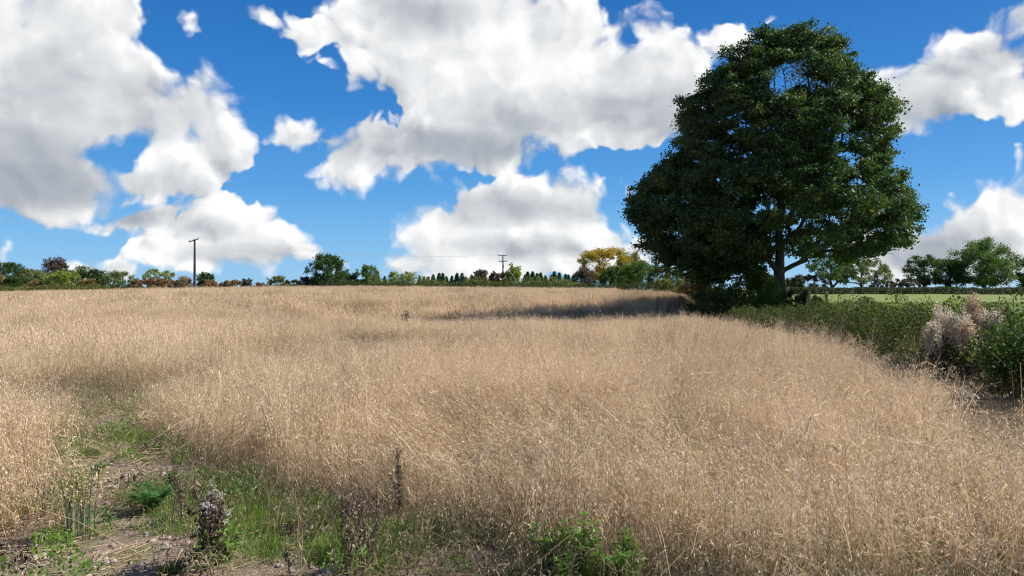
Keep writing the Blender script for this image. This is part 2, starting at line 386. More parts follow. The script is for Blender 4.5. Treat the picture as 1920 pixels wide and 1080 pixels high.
def grid_mesh(name, xs, ys, mat, dz=0.0, attr=None, parent=None):
    X, Y = np.meshgrid(xs, ys); Z = ground_z(X, Y) + dz
    V = np.stack([X, Y, Z], -1).reshape(-1, 3); nx, ny = len(xs), len(ys)
    i = np.arange(nx * ny).reshape(ny, nx); Fq = np.stack([i[:-1, :-1], i[:-1, 1:], i[1:, 1:], i[1:, :-1]], -1).reshape(-1, 4)
    at_ = {k: f(V[:, 0], V[:, 1]) for k, f in (attr or {}).items()}
    return mesh(name, V, Fq, mat, parent, at_, smooth_f=True), V
def spaced(lo, hi, near, fn):
    out = [lo]
    while out[-1] < hi: out.append(out[-1] + fn(out[-1]))
    return np.array(out)
ys = np.concatenate([-spaced(0, 3000, 0, lambda v: .4 + .08 * v)[::-1][:-1], spaced(0, 6000, 0, lambda v: .12 + .012 * v + (0.05 * max(0, v - 200)))])
xp = spaced(0, 4000, 0, lambda v: .14 + .022 * v + .04 * max(0, v - 60)); xs = np.concatenate([-xp[::-1][:-1], xp])
t = NT('ground'); g = t.n('ShaderNodeNewGeometry').outputs['Position']
n1 = t.noise(2.2, 8, .7); n2 = t.noise(22., 6, .75); n3 = t.noise(.5, 4, .6)
soil = t.ramp(n2, [(.25, c(.14, .10, .075)), (.5, c(.27, .20, .15)), (.75, c(.40, .32, .25))])
soil = t.mix(t.ramp(n1, [(.48, c(0, 0, 0)), (.62, c(1, 1, 1))]), soil, c(.15, .16, .065))
thatch = t.ramp(n2, [(.3, c(.17, .12, .07)), (.7, c(.36, .27, .17))])
mead = t.ramp(t.noise(.25, 6, .7), [(.3, c(.125, .165, .045)), (.5, c(.17, .205, .06)), (.7, c(.22, .235, .085))])
mead = t.mix(t.math('MULTIPLY', n2, .5), mead, c(.14, .18, .05))
colr = t.mix(t.attr('crop'), soil, thatch); colr = t.mix(t.attr('mead'), colr, mead)
MAT['ground'] = t.done(t.principled(colr, .95, .1, n2, .03))
ground, _ = grid_mesh('ground', xs, ys, MAT['ground'], 0, {
    'crop': lambda x, y: (smooth(-.1, .3, poly_sd(x, y, TRACKW)) * (1 - .8 * thinness(x, y))),
    'mead': lambda x, y: np.maximum(smooth(1.5, 2.5, hedge_d(x, y)), smooth(170, 174, y))})
tag(ground, kind='structure')

# ------------------------------------------------------------------ plant building blocks
def unit(v): return v / np.maximum(np.linalg.norm(v, axis=-1, keepdims=True), 1e-9)
def leaves(P, size, rg, out=None, asp=.55, fold=.12, droop=0.0, jitter=.35):
    """one folded diamond of leaf per point of P"""
    n = len(P); d = unit(rg.normal(size=(n, 3)))
    if out is not None: d = unit(d + out * .9)
    d[:, 2] -= droop; d = unit(d)
    s = unit(np.cross(d, unit(rg.normal(size=(n, 3))))); nn = np.cross(d, s)
    L = (size * (1 + jitter * rg.normal(size=n)).clip(.4, 1.9))[:, None]
    A = P - d * L * .5; B = P + s * L * asp * .5 + nn * L * fold; Cc = P + d * L * .5; D = P - s * L * asp * .5 + nn * L * fold
    V = np.stack([A, B, Cc, D], 1).reshape(-1, 3); Fq = np.arange(4 * n).reshape(n, 4)
    return V, Fq, np.repeat(rg.random(n), 4)
def tubes(A, B, ra, rb, k=5):
    """tapered prisms from A to B"""
    A = np.asarray(A, float); B = np.asarray(B, float); n = len(A)
    d = unit(B - A); ref = np.where(np.abs(d[:, 2:3]) > .9, [[1., 0, 0]], [[0, 0, 1.]]); u = unit(np.cross(d, ref)); v = np.cross(d, u)
    an = np.arange(k) * 2 * math.pi / k; cs, sn = np.cos(an), np.sin(an)
    ring = u[:, None, :] * cs[None, :, None] + v[:, None, :] * sn[None, :, None]
    V = np.concatenate([A[:, None] + ring * np.reshape(ra, (-1, 1, 1)), B[:, None] + ring * np.reshape(rb, (-1, 1, 1))], 1).reshape(-1, 3)
    b = (np.arange(n) * 2 * k)[:, None]; i = np.arange(k)[None]; j = (np.arange(k)[None] + 1) % k
    Fq = np.stack([b + i, b + j, b + k + j, b + k + i], -1).reshape(-1, 4)
    return V, Fq
def ribbons(P, w, side):
    """P (n,m,3) polylines, w (n,m) widths, side (n,3) -> quads"""
    n, m, _ = P.shape
    V = np.stack([P - side[:, None] * w[..., None] * .5, P + side[:, None] * w[..., None] * .5], 2).reshape(-1, 3)
    b = (np.arange(n) * 2 * m)[:, None] + (np.arange(m - 1) * 2)[None]
    return V, np.stack([b, b + 1, b + 3, b + 2], -1).reshape(-1, 4)
class Bag:
    def __init__(s): s.V = []; s.F = []; s.n = 0; s.a = {}
    def add(s, V, Fq, **at_):
        V = np.asarray(V).reshape(-1, 3); s.V.append(V); s.F.append(np.asarray(Fq) + s.n)
        for k, v in at_.items(): s.a.setdefault(k, []).append(np.broadcast_to(np.asarray(v, float), (len(V),)))
        s.n += len(V); return s
    def build(s, name, mats, parent=None, link=True, sm=False):
        q = [f for f in s.F if f.shape[1] == 4]; t3 = [f for f in s.F if f.shape[1] == 3]
        Fl = ([np.concatenate(q)] if q else []) + ([np.concatenate(t3)] if t3 else [])
        return mesh(name, np.concatenate(s.V), Fl, mats, parent, {k: np.concatenate(v) for k, v in s.a.items()}, link=link, smooth_f=sm)

def grow(root, targets, rg, bias=.45, trunk_r=.3, tip_r=.015, sub=3, wob=.12, sag=0.05):
    """joins every target to the tree by the cheapest way (length + a share of the way back to the root); pipe-model radii"""
    nodes = [np.asarray(p, float) for p in root]; par = list(range(-1, len(root) - 1))
    pl = [0.0]
    for i in range(1, len(root)): pl.append(pl[-1] + np.linalg.norm(nodes[i] - nodes[i - 1]))
    T = np.asarray(targets, float); best = np.full(len(T), 1e18); bi = np.zeros(len(T), int)
    def upd(k, alive):
        dv = T - nodes[k]; dd = np.linalg.norm(dv, axis=1) * (1 + .5 * (dv[:, 2] < -.3)) + bias * pl[k]; w = (dd < best) & alive; best[w] = dd[w]; bi[w] = k
    alive = np.ones(len(T), bool)
    for k in range(1 if len(root) > 3 else 0, len(root)): upd(k, alive)
    for _ in range(len(T)):
        j = int(np.argmin(np.where(alive, best, 1e18))); alive[j] = False; k = bi[j]
        a = nodes[k]; b = T[j]; L = np.linalg.norm(b - a); ns = max(1, min(sub, int(L / .4)))
        prev = k
        for q in range(1, ns + 1):
            f = q / ns; p = a + (b - a) * f
            if q < ns: p = p + rg.normal(size=3) * wob * L / ns; p[2] += sag * L * math.sin(math.pi * f)
            nodes.append(p); par.append(prev); pl.append(pl[prev] + np.linalg.norm(p - nodes[prev])); prev = len(nodes) - 1
            upd(prev, alive)
    nodes = np.array(nodes); par = np.array(par); N = len(nodes)
    acc = np.zeros(N); ch = np.bincount(par[par >= 0], minlength=N); acc[ch == 0] = 1.0
    for i in range(N - 1, 0, -1): acc[par[i]] += acc[i]
    e = math.log(max(acc[0], 2)) / math.log(max(trunk_r / tip_r, 1.5)); rad = tip_r * acc ** (1 / e)
    return nodes, par, rad
def branch_mesh(nodes, par, rad, name, mat, parent, flare=1.25, dmin=0):
    bag = Bag(); idx = np.arange(1, len(nodes)); idx = idx[rad[idx] >= dmin]; r = rad[idx]; p = par[idx]
    ra = np.minimum(rad[p], r * 1.35)
    for lo, hi, k in ((.12, 99, 10), (.04, .12, 6), (0, .04, 3)):
        w = (r >= lo) & (r < hi)
        if w.any():
            V, Fq = tubes(nodes[p[w]], nodes[idx[w]] + (nodes[idx[w]] - nodes[p[w]]) * .02, ra[w], r[w], k); bag.add(V, Fq)
    if flare:   # root flare
        V, Fq = tubes([nodes[0] - [0, 0, .4]], [nodes[0] + [0, 0, .8]], [rad[0] * flare * 1.25], [rad[0]], 10); bag.add(V, Fq)
    return bag.build(name, mat, parent, sm=True)

# ------------------------------------------------------------------ the great oak
def make_oak():
    D = 52.0; k = D / F; rg = np.random.default_rng(11)
    ROW = [42, 60, 80, 100, 130, 150, 180, 200, 240, 270, 300, 330, 350, 380, 410, 430, 450, 470, 490, 510, 535]
    LFT = [1495, 1440, 1398, 1385, 1362, 1325, 1292, 1278, 1275, 1262, 1248, 1208, 1195, 1180, 1174, 1195, 1195, 1212, 1238, 1275, 1320]
    RGT = [1555, 1588, 1602, 1616, 1624, 1625, 1668, 1690, 1702, 1697, 1680, 1697, 1705, 1720, 1733, 1722, 1712, 1690, 1500, 1478, 1465]
    ROW2 = np.array(ROW); ZR = CAMZ + (540 - ROW2) * k
    xl = lambda z: np.interp(-z, -ZR, (np.array(LFT) - 960) * k); xr = lambda z: np.interp(-z, -ZR, (np.array(RGT) - 960) * k)
    bx, by = at(1462, D), D; bz = gz(bx, by); ZR = ZR - .5 * (ROW2 < 120) + .25 * (ROW2 > 500); RGT = [v - 25 for v in RGT]
    root = empty('oak_tree', (bx, by, bz), 'massive dark green oak standing alone in the hedge line beside the dry oat field', 'tree')
    def depth(z): return .78 * (xr(z) - xl(z)) * .5 + .3
    lob = []
    def ok(p, m=0):
        z = p[2]
        if z > ZR[0] or z < ZR[-1]: return False
        l, r = xl(z) + m, xr(z) - m
        if r <= l: return False
        cx_, a = (l + r) / 2, (r - l) / 2; b = depth(z)
        return ((p[0] - cx_) / a) ** 2 + ((p[1] - by) / b) ** 2 < 1
    gaps = [(1462, 160, 24), (1490, 132, 22), (1518, 152, 14), (1580, 262, 18), (1598, 300, 15), (1390, 210, 9), (1620, 250, 8), (1455, 205, 7), (1370, 250, 8), (1645, 330, 9), (1545, 350, 7), (1400, 300, 7), (1590, 390, 9), (1640, 405, 8), (1545, 430, 9), (1570, 460, 8)]
    tries = 0
    while len(lob) < 330 and tries < 30000:
        tries += 1
        z = rg.uniform(ZR[-1] + .3, ZR[0] - .6); th = rg.uniform(0, 2 * math.pi) if rg.random() < .68 else rg.choice([0, math.pi]) + rg.normal() * .35
        l, r = xl(z), xr(z); a = (r - l) / 2; b = depth(z); rr = rg.uniform(.7, 1.45) * min(1, a / 3 + .3)
        rho = 1 - rr * rg.uniform(.85, 1.05) / max(a, 1) if rg.random() < .8 else rg.uniform(.1, .7)
        p = np.array([(l + r) / 2 + a * rho * math.cos(th), by + b * rho * math.sin(th), z])
        if rg.random() > (a / 10) + .35: continue
        px = p[0] / p[1] * F + 960; row = 540 - (p[2] - CAMZ) / p[1] * F
        if any((px - gx) ** 2 + (row - gy) ** 2 < (gr + 4) ** 2 for gx, gy, gr in gaps): continue
        if px + rr / k > 1440 and row + rr / k > 508: continue
        if 1438 < px < 1486 and row > 462 and p[1] < by + 1: continue
        if lob and min(np.linalg.norm(q[:3] - p) / (q[3] + rr) for q in lob) < .52: continue
        lob.append(np.array([*p, rr]))
    for px, row, dy, rr in ((1225, 345, 0, 1.0), (1195, 405, -1, .8), (1290, 195, 0, 1.0), (1352, 140, 1, .9), (1385, 100, 0, 1.1), (1430, 72, 0, .9), (1410, 120, -1, 1.1), (1685, 415, 0, .9), (1675, 455, -1, .7), (1640, 465, 0, .8), (1600, 470, 1, .8),
                            (1570, 480, -1, .7), (1520, 480, 0, .7), (1500, 82, 0, .8), (1560, 84, 1, .8), (1545, 448, -2, .8), (1680, 440, 1, .9), (1662, 200, 0, .9), (1280, 500, -2, 1.),
                            (1330, 505, -3, 1.1), (1385, 500, -3, 1.1), (1365, 470, -4, 1.4), (1300, 450, -3, 1.3), (1420, 95, 0, .8), (1250, 460, 0, 1.0)):
        lob.append(np.array([at(px, D), D + dy, CAMZ + (540 - row) * k, rr]))
    lob = np.array(lob)
    tw = []; tl = []
    for q in lob:
        m = int(7 + 9 * q[3] ** 2)
        d = unit(rg.normal(size=(m, 3))); d[:, 2] = d[:, 2] * .8 + .12
        P = q[:3] + d * q[3] * rg.uniform(.45, 1.05, size=(m, 1)) * [1.1, 1.1, .85]
        tw.append(P); tl.append(P - q[:3])
    tw = np.concatenate(tw); tl = unit(np.concatenate(tl))
    px = tw[:, 0] / tw[:, 1] * F + 960; row = 540 - (tw[:, 2] - CAMZ) / tw[:, 1] * F
    keep = np.ones(len(tw), bool)
    for gx, gy, gr in gaps: keep &= ((px - gx) ** 2 + (row - gy) ** 2 > gr ** 2) | (rg.random(len(tw)) < .12)
    tw_all = tw; tw, tl = tw[keep], tl[keep]
    T = [[bx, by, bz], [bx + .02, by, bz + 1.2], [bx - .05, by, bz + 2.6], [bx + .05, by + .1, bz + 4.2], [bx - .1, by, bz + 6.], [bx + .15, by, bz + 8.], [bx + .3, by + .1, bz + 10.2],
         [bx + .45, by - .1, bz + 12.2], [bx + .8, by - .2, bz + 14]]
    # main limbs first so that the frame is stout, then every twig
    nodes, par, rad = grow(T, np.concatenate([lob[rg.permutation(len(lob))[:70], :3], tw_all]), rg, .42, .43, .011, 4, .10, .06)
    nodes = nodes - np.array([bx, by, bz])
    branch_mesh(nodes, par, rad, 'trunk', MAT['bark'], root, 1.3)
    n = 64; P = np.repeat(tw, n, 0) + rg.normal(size=(len(tw) * n, 3)) * np.repeat(rg.uniform(.6, 1.15, (len(tw), 1)), n, 0) * np.array([.26, .26, .15]); O = np.repeat(tl, n, 0)
    P = P - np.array([bx, by, bz]); V, Fq, r = leaves(P, .17, rg, O * .5 + [0, 0, .3], .62)
    Bag().add(V, Fq, rnd=r).build('crown', MAT['oak'], root)
    # a little gold foliage showing through the open top
    cgs = [(1500, 130, 1.5), (1530, 160, 1.2), (1512, 100, 1.8)]; PP = []
    for gx, gy, dy in cgs:
        q = np.array([at(gx, D + dy), D + dy, CAMZ + (540 - gy) / F * (D + dy)]); PP.append(q + rg.normal(size=(900, 3)) * [.75, .5, .6])
    P = np.concatenate(PP) - np.array([bx, by, bz]); V, Fq, r = leaves(P, .15, rg)
    Bag().add(V, Fq, rnd=r).build('golden_foliage', MAT['oak_gold'], root)
    return root
make_oak()

# ------------------------------------------------------------------ tufts of dry oats and the scatter of them
def collection(name): return bpy.data.collections.new(name)      # tufts are drawn only where the crop places them
def curve_stalks(rg, n, rad, h0, h1, lean, m=5, drop=.25):
    a = rg.random(n) * 2 * math.pi; r = rad * np.sqrt(rg.random(n)); base = np.stack([r * np.cos(a), r * np.sin(a), np.zeros(n) - .03], 1)
    h = rg.uniform(h0, h1, n); la = rg.random(n) * 2 * math.pi; lm = np.abs(rg.normal(size=n)) * lean * h
    tt = np.linspace(0, 1, m); P = np.zeros((n, m, 3))
    lx, ly = np.cos(la) * lm, np.sin(la) * lm
    for j, q in enumerate(tt):
        P[:, j, 0] = base[:, 0] + lx * q ** 1.8; P[:, j, 1] = base[:, 1] + ly * q ** 1.8
        P[:, j, 2] = base[:, 2] + h * (q - drop * (lm / h) * q ** 3)
    return P, h
def oat_tuft(name, seed, n, rad, h0, h1, w, nsp, sp, nleaf, mat, lean=.3, m=5, leafw=2.2, drop=.25, cp=None):
    rg = np.random.default_rng(seed); P, h = curve_stalks(rg, n, rad, h0, h1, lean, m, drop); bag = Bag()
    rnd = rg.random(n); side = unit(np.concatenate([rg.normal(size=(n, 2)), np.zeros((n, 1))], 1))
    W = np.linspace(1.1, .55, m)[None] * w * rg.uniform(.7, 1.3, (n, 1))
    V, Fq = ribbons(P, W, side); bag.add(V, Fq, rnd=np.repeat(rnd, 2 * m), head=0.0)
    # husks hanging in an open panicle near the top
    if nsp:
        f = rg.uniform(.62, 1.0, (n, nsp)); i = np.clip((f * (m - 1)).astype(int), 0, m - 2); fr = f * (m - 1) - i
        ar = np.arange(n)[:, None]; Q = P[ar, i] * (1 - fr[..., None]) + P[ar, i + 1] * fr[..., None]
        sprd = (1.06 - f) * .17 + .015; dr = unit(rg.normal(size=(n, nsp, 3))) * sprd[..., None]; dr[..., 2] = -np.abs(dr[..., 2]) * .6
        H = (Q + dr).reshape(-1, 3); Nn = len(H); d = unit(rg.normal(size=(Nn, 3)) * [.5, .5, .35] + [0, 0, -1.0])
        s = unit(np.cross(d, rg.normal(size=(Nn, 3)))); L = (sp * rg.uniform(.6, 1.3, Nn))[:, None]
        A = H; B = H + d * L * .45 + s * L * .13; Cc = H + d * L; E = H + d * L * .45 - s * L * .13
        bag.add(np.stack([A, B, Cc, E], 1), np.arange(4 * Nn).reshape(-1, 4), rnd=np.repeat(rg.random(Nn), 4), head=1.0)
    # dry blades
    k = int(n * nleaf)
    if k:
        o = rg.integers(0, n, k); j = rg.uniform(.08, .6, k); i = np.clip((j * (m - 1)).astype(int), 0, m - 2); fr = (j * (m - 1) - i)[:, None]
        Q = P[o, i] * (1 - fr) + P[o, i + 1] * fr; a = rg.random(k) * 2 * math.pi; L = rg.uniform(.1, .3, k) * (h0 + h1) * .75
        dx = np.stack([np.cos(a), np.sin(a), np.zeros(k)], 1); up = rg.uniform(.2, 1.1, k)[:, None]; mm = 4; PB = np.zeros((k, mm, 3))
        for q in range(mm):
            u = q / (mm - 1); PB[:, q] = Q + dx * (L * u * .75)[:, None] + np.array([0, 0, 1.]) * (L[:, None] * (up * u - 1.25 * u * u))
        PB[..., 2] = np.maximum(PB[..., 2], .01)
        sd = unit(np.cross(dx, rg.normal(size=(k, 3)) * .4 + [0, 0, 1]))
        V, Fq = ribbons(PB, np.array([.8, 1, .7, .1])[None] * w * leafw * rg.uniform(.6, 1.3, (k, 1)), sd); bag.add(V, Fq, rnd=np.repeat(rg.random(k) * .9, 2 * mm), head=rg.random() * 0 + .25)
    o = bag.build(name, mat, link=False); (cp.objects.link(o) if cp else None); return o
def blade_tuft(name, seed, n, rad, h0, h1, w, mat, lean=.5, cp=None, m=4):
    rg = np.random.default_rng(seed); P, h = curve_stalks(rg, n, rad, h0, h1, lean, m, .6)
    side = unit(np.concatenate([rg.normal(size=(n, 2)), np.zeros((n, 1))], 1)); W = np.array([.9, 1, .7, .08])[None] * w * rg.uniform(.6, 1.3, (n, 1))
    V, Fq = ribbons(P, W, side); b = Bag().add(V, Fq, rnd=np.repeat(rg.random(n), 2 * m), head=0.); o = b.build(name, mat, link=False)
    if cp: cp.objects.link(o)
    return o

def scatter(name, P, rot, scl, idx, coll, label, cat):
    me = bpy.data.meshes.new(name); n = len(P); me.vertices.add(n); me.vertices.foreach_set('co', np.asarray(P, np.float32).ravel())
    for nm, ty, v in (('rot', 'FLOAT_VECTOR', rot), ('scl', 'FLOAT_VECTOR', scl), ('idx', 'INT', idx)):
        a = me.attributes.new(nm, ty, 'POINT'); a.data.foreach_set('vector' if ty == 'FLOAT_VECTOR' else 'value', np.asarray(v, np.int32 if ty == 'INT' else np.float32).ravel())
    me.update(); o = bpy.data.objects.new(name, me); C.objects.link(o); tag(o, label, cat, kind='stuff')
    ng = bpy.data.node_groups.new(name, 'GeometryNodeTree')
    ng.interface.new_socket('Geometry', in_out='INPUT', socket_type='NodeSocketGeometry'); ng.interface.new_socket('Geometry', in_out='OUTPUT', socket_type='NodeSocketGeometry')
    gi = ng.nodes.new('NodeGroupInput'); go = ng.nodes.new('NodeGroupOutput'); ip = ng.nodes.new('GeometryNodeInstanceOnPoints'); ci = ng.nodes.new('GeometryNodeCollectionInfo')
    ci.inputs['Collection'].default_value = coll; ci.inputs['Separate Children'].default_value = True; ci.inputs['Reset Children'].default_value = True
    def na(nm, ty):
        x = ng.nodes.new('GeometryNodeInputNamedAttribute'); x.data_type = ty; x.inputs[0].default_value = nm; return x.outputs[0]
    lk = ng.links.new; lk(gi.outputs[0], ip.inputs['Points']); lk(ci.outputs[0], ip.inputs['Instance']); ip.inputs['Pick Instance'].default_value = True
    lk(na('idx', 'INT'), ip.inputs['Instance Index'])
    e2r = ng.nodes.new('FunctionNodeEulerToRotation'); lk(na('rot', 'FLOAT_VECTOR'), e2r.inputs[0]); lk(e2r.outputs[0], ip.inputs['Rotation'])
    lk(na('scl', 'FLOAT_VECTOR'), ip.inputs['Scale']); lk(ip.outputs[0], go.inputs[0])
    md = o.modifiers.new('scatter', 'NODES'); md.node_group = ng
    return o
def jitter_cells(x0, x1, y0, y1, cell, rg):
    X, Y = np.meshgrid(np.arange(x0, x1, cell), np.arange(y0, y1, cell)); X = X.ravel() + rg.uniform(-.5, .5, X.size) * cell; Y = Y.ravel() + rg.uniform(-.5, .5, Y.size) * cell
    return X, Y
def in_view(x, y, m): return (np.abs(x) < .70 * y + m)
# lodged places where the oats lie over: px, row of the ground, radius, direction the stalks fall, strength
LODGE = [(px_ground(1330, 930), 1.1, (-1.2, -.3), 1.), (px_ground(1500, 800), 1.3, (1.0, -.4), .8), (px_ground(1180, 720), 1.8, (-1.1, .2), .7), (px_ground(560, 800), 1.1, (.9, -.3), .8), (px_ground(1700, 900), .9, (-1.1, .2), .9), (px_ground(780, 760), 1.4, (-.9, .4), .6), (px_ground(1600, 960), .9, (.7, -.6), .6), (px_ground(1480, 1040), .7, (-.5, .8), .9), (px_ground(1150, 780), 1.1, (.8, .3), .5), (px_ground(430, 800), .8, (-.7, -.4), .6), (px_ground(1750, 1060), .6, (-.9, -.3), .8), (px_ground(905, 905), 1.0, (-.6, -.5), .75), (px_ground(960, 870), 1.5, (-1.3, -.1), 1.1), (px_ground(1075, 915), .75, (.8, -.5), .9), (px_ground(800, 860), .9, (.5, .5), .45), (px_ground(930, 815), 1.3, (-1, .2), .7)]
def tilt_field(x, y):
    a = vnoise(x, y, 2.3, 21) * 6.28 * 1.3; s = .08 + .80 * vnoise(x, y, 1.5, 22) ** 1.9
    tx, ty = np.cos(a) * s, np.sin(a) * s
    for (cx_, cy_), r, d, st in LODGE:
        w = np.exp(-(((x - cx_) / r) ** 2 + ((y - cy_) / r) ** 2) ** 1.5) * st; tx = tx + d[0] * w; ty = ty + d[1] * w
    return tx, ty
def place(X, Y, rg, nvar, s0, s1, hvar=None, sink=0.0):
    tx, ty = tilt_field(X, Y); z = rg.random(len(X)) * 2 * math.pi; rot = np.zeros((len(X), 3))
    for i in range(len(X)):
        q = Vector((tx[i] + rg.normal() * .05, ty[i] + rg.normal() * .05, 1)).normalized()
        m_ = Vector((0, 0, 1)).rotation_difference(q).to_matrix() @ Matrix.Rotation(z[i], 3, 'Z'); rot[i] = m_.to_euler()
    s = rg.uniform(s0, s1, len(X)); sc = np.stack([s, s, s * (1 if hvar is None else hvar)], 1)
    return np.stack([X, Y, ground_z(X, Y) - sink], 1), rot, sc, rg.integers(0, nvar, len(X))
def lodge_w(X, Y):
    w = np.zeros(np.shape(X))
    for (cx_, cy_), r, d, st in LODGE: w = np.maximum(w, min(st, 1.) * np.exp(-(((X - cx_) / r) ** 2 + ((Y - cy_) / r) ** 2) ** 1.5))
    return w
def height_var(X, Y): return (1 - .60 * lodge_w(X, Y)) * (.60 + .38 * vnoise(X, Y, 5.5, 31) + .50 * vnoise(X, Y, 1.1, 32) ** 1.3 + .12 * vnoise(X, Y, .45, 33)) * (1 - .5 * thinness(X, Y))

near_c = collection('near_tufts'); mid_c = collection('mid_tufts'); far_c = collection('far_tufts')
for i in range(10): oat_tuft('near_tuft_%02d' % i, 100 + i, 24, .26, .44, .84, .0032, 19, .019, 2.2, MAT['straw'], .15 + .045 * i, 6, 1.9, cp=near_c)
for i in range(6): oat_tuft('mid_tuft_%02d' % i, 200 + i, 34, .42, .50, .78, .0058, 8, .036, 1.1, MAT['straw'], .28, 4, 1.9, cp=mid_c)
for i in range(5): oat_tuft('far_tuft_%02d' % i, 300 + i, 46, .95, .48, .80, .016, 4, .085, .6, MAT['straw'], .22, 3, 1.8, cp=far_c)
rg = np.random.default_rng(5)
def crop_zone(name, y0, y1, cell, coll, nvar, s0, s1, margin, label, lo=.25):
    X, Y = jitter_cells(-(.7 * y1 + margin), .7 * y1 + margin, y0, y1, cell, rg); k = in_view(X, Y, margin) & (X < 45); X, Y = X[k], Y[k]
    cm = crop_mask(X, Y); k = (rg.random(len(X)) < cm ** .8) & (cm > lo * rg.random(len(X))); X, Y, cm = X[k], Y[k], cm[k]
    P, rot, sc, idx = place(X, Y, rg, nvar, s0, s1, height_var(X, Y) * (.62 + .38 * cm)); print(name, len(X))
    return scatter(name, P, rot, sc, idx, coll, label, 'oat crop')
lodged_c = collection('lodged_tufts')
for i in range(6): oat_tuft('lodged_%02d' % i, 250 + i, 17, .2, .75, 1.2, .0046, 14, .025, .8, MAT['straw'], .8, 8, 2.0, .7, cp=lodged_c)
X, Y = jitter_cells(-12, 11, 2.6, 16, .33, rg); cm = crop_mask(X, Y); pr = .10 + .32 * (vnoise(X, Y, 1.7, 61) > .55) + .2 * (Y < 7)
for (cx_, cy_), r, d, st in LODGE: pr = np.maximum(pr, .95 * np.exp(-(((X - cx_) / r) ** 2 + ((Y - cy_) / r) ** 2)))
k = in_view(X, Y, 1) & (rg.random(len(X)) < pr) & (cm > .35); X, Y = X[k], Y[k]; P, rot, sc, idx = place(X, Y, rg, 6, .8, 1.15)
scatter('lodged_oats', P, rot, sc, idx, lodged_c, 'long pale oat stalks leaning and lying over one another in the near crop', 'oat crop')
crop_zone('near_oats', 2.6, 15, .235, near_c, 10, .85, 1.15, 2.0, 'dry golden brown oats standing thick in the near part of the field')
crop_zone('middle_oats', 15, 46, .42, mid_c, 6, .85, 1.2, 4.0, 'dry tan oats of the middle of the field, up to the shaded hollow')
crop_zone('far_oats', 46, 171, .95, far_c, 5, .9, 1.2, 10., 'pale tan oats of the far slope up to the low hedgerow on the crest')
# the pale tall grass at the far end of the hollow, by the orange bush

# ------------------------------------------------------------------ bushes, trees, hedges
def profile(shape, t):
    t = np.clip(t, 0, 1)
    if shape == 'cone': return (1 - t) ** .85 * .98 + .02
    if shape == 'dome': return np.sqrt(np.clip(1 - (np.maximum(t - .28, 0) / .72) ** 2, 0, 1)) * (.62 + .38 * np.minimum(t / .28, 1))
    if shape == 'tall': return np.sqrt(np.clip(1 - (2 * t - 1) ** 2, 0, 1)) ** .7
    return np.sqrt(np.clip(1 - (2 * t - 1) ** 2, 0, 1)) ** .85
def lobes_in(rg, w, h, shape, n, rr):
    out = []; tr = 0
    while len(out) < n and tr < n * 60:
        tr += 1; t = rg.uniform(.02, .98); a = w / 2 * profile(shape, np.array(t)); th = rg.uniform(0, 6.283); r = rg.uniform(*rr) * min(w, h) * .5
        if a < r * .3: continue
        rho = max(a - r * .85, 0) * (1 if rg.random() < .7 else rg.random()); p = np.array([rho * math.cos(th), rho * math.sin(th), min(max(t * h, r * .7), h - r * .85)])
        if out and min(np.linalg.norm(q[:3] - p) / (q[3] + r) for q in out) < .42: continue
        out.append([*p, r])
    return np.array(out)
def tree(name, px, top, w, D, mat, label, cat='tree', shape='round', cb=.12, leaf=.3, dens=1.0, seed=0, group=None, bark='bark', nl=None, rr=(.24, .42), gap=.1, base=None, crown='crown', trunk='trunk', asp=.6, lean=0, tr=None, fuzz=.14, row_sink=0):
    rg = np.random.default_rng(1000 + seed + int(px)); x = at(px, D); z0 = gz(x, D) if base is None else CAMZ + (540 - base) / F * D
    z0 = min(z0, gz(x, D)); H = (CAMZ + (540 - top) / F * D - z0) * 1.04; W = w / F * D * 1.12
    root = empty(name, (x, D, z0), label, cat, group)
    ch = H * (1 - cb); L = lobes_in(rg, W, ch, shape, nl or int(22 + 26 * min(1, W * ch / 60)), rr); L[:, 2] += H * cb
    tw = []; tn = []
    for q in L:
        m = 7; d = unit(rg.normal(size=(m, 3))); d[:, 2] = d[:, 2] * .95 + .1; tw.append(q[:3] + d * q[3] * rg.uniform(.4, 1.0, (m, 1))); tn.append(d)
    tw = np.concatenate(tw); tn = np.concatenate(tn); k = rg.random(len(tw)) > gap; tw, tn = tw[k], tn[k]
    T = [[0, 0, 0], [.02 * W, 0, H * max(cb, .12) * .5], [lean * W * .5, .02 * W, H * max(cb, .15)], [lean * W, 0, H * (cb + .25 * (1 - cb))], [lean * W, 0, H * (cb + .5 * (1 - cb))]]
    nodes, par, rad = grow(T, tw, rg, .4, tr or .032 * H + .05, .012 + .002 * leaf * 10, 2, .12, .04)
    branch_mesh(nodes, par, rad, trunk, MAT[bark], root, 1.15)
    n = int(dens * 3.4 * W * ch / (leaf * leaf * .3) / len(tw)) + 6; sg = fuzz * min(W, ch) * .55 + leaf * .3
    P = np.repeat(tw, n, 0) + rg.normal(size=(len(tw) * n, 3)) * sg * np.array([.5, .5, .4]); V, Fq, r = leaves(P, leaf, rg, np.repeat(tn, n, 0) * .4 + [0, 0, .3], asp)
    Bag().add(V, Fq, rnd=r).build(crown, MAT[mat], root)
    return root
def bush(name, px, top, w, D, mat, label, cat='bush', **k):
    k.setdefault('cb', .02); k.setdefault('gap', .0); k.setdefault('rr', (.3, .5)); k.setdefault('crown', 'foliage'); k.setdefault('trunk', 'stem'); k.setdefault('shape', 'dome'); k.setdefault('dens', 1.3); k.setdefault('bark', 'twig')
    k.setdefault('tr', .05)
    return tree(name, px, top, w, D, mat, label, cat, **k)
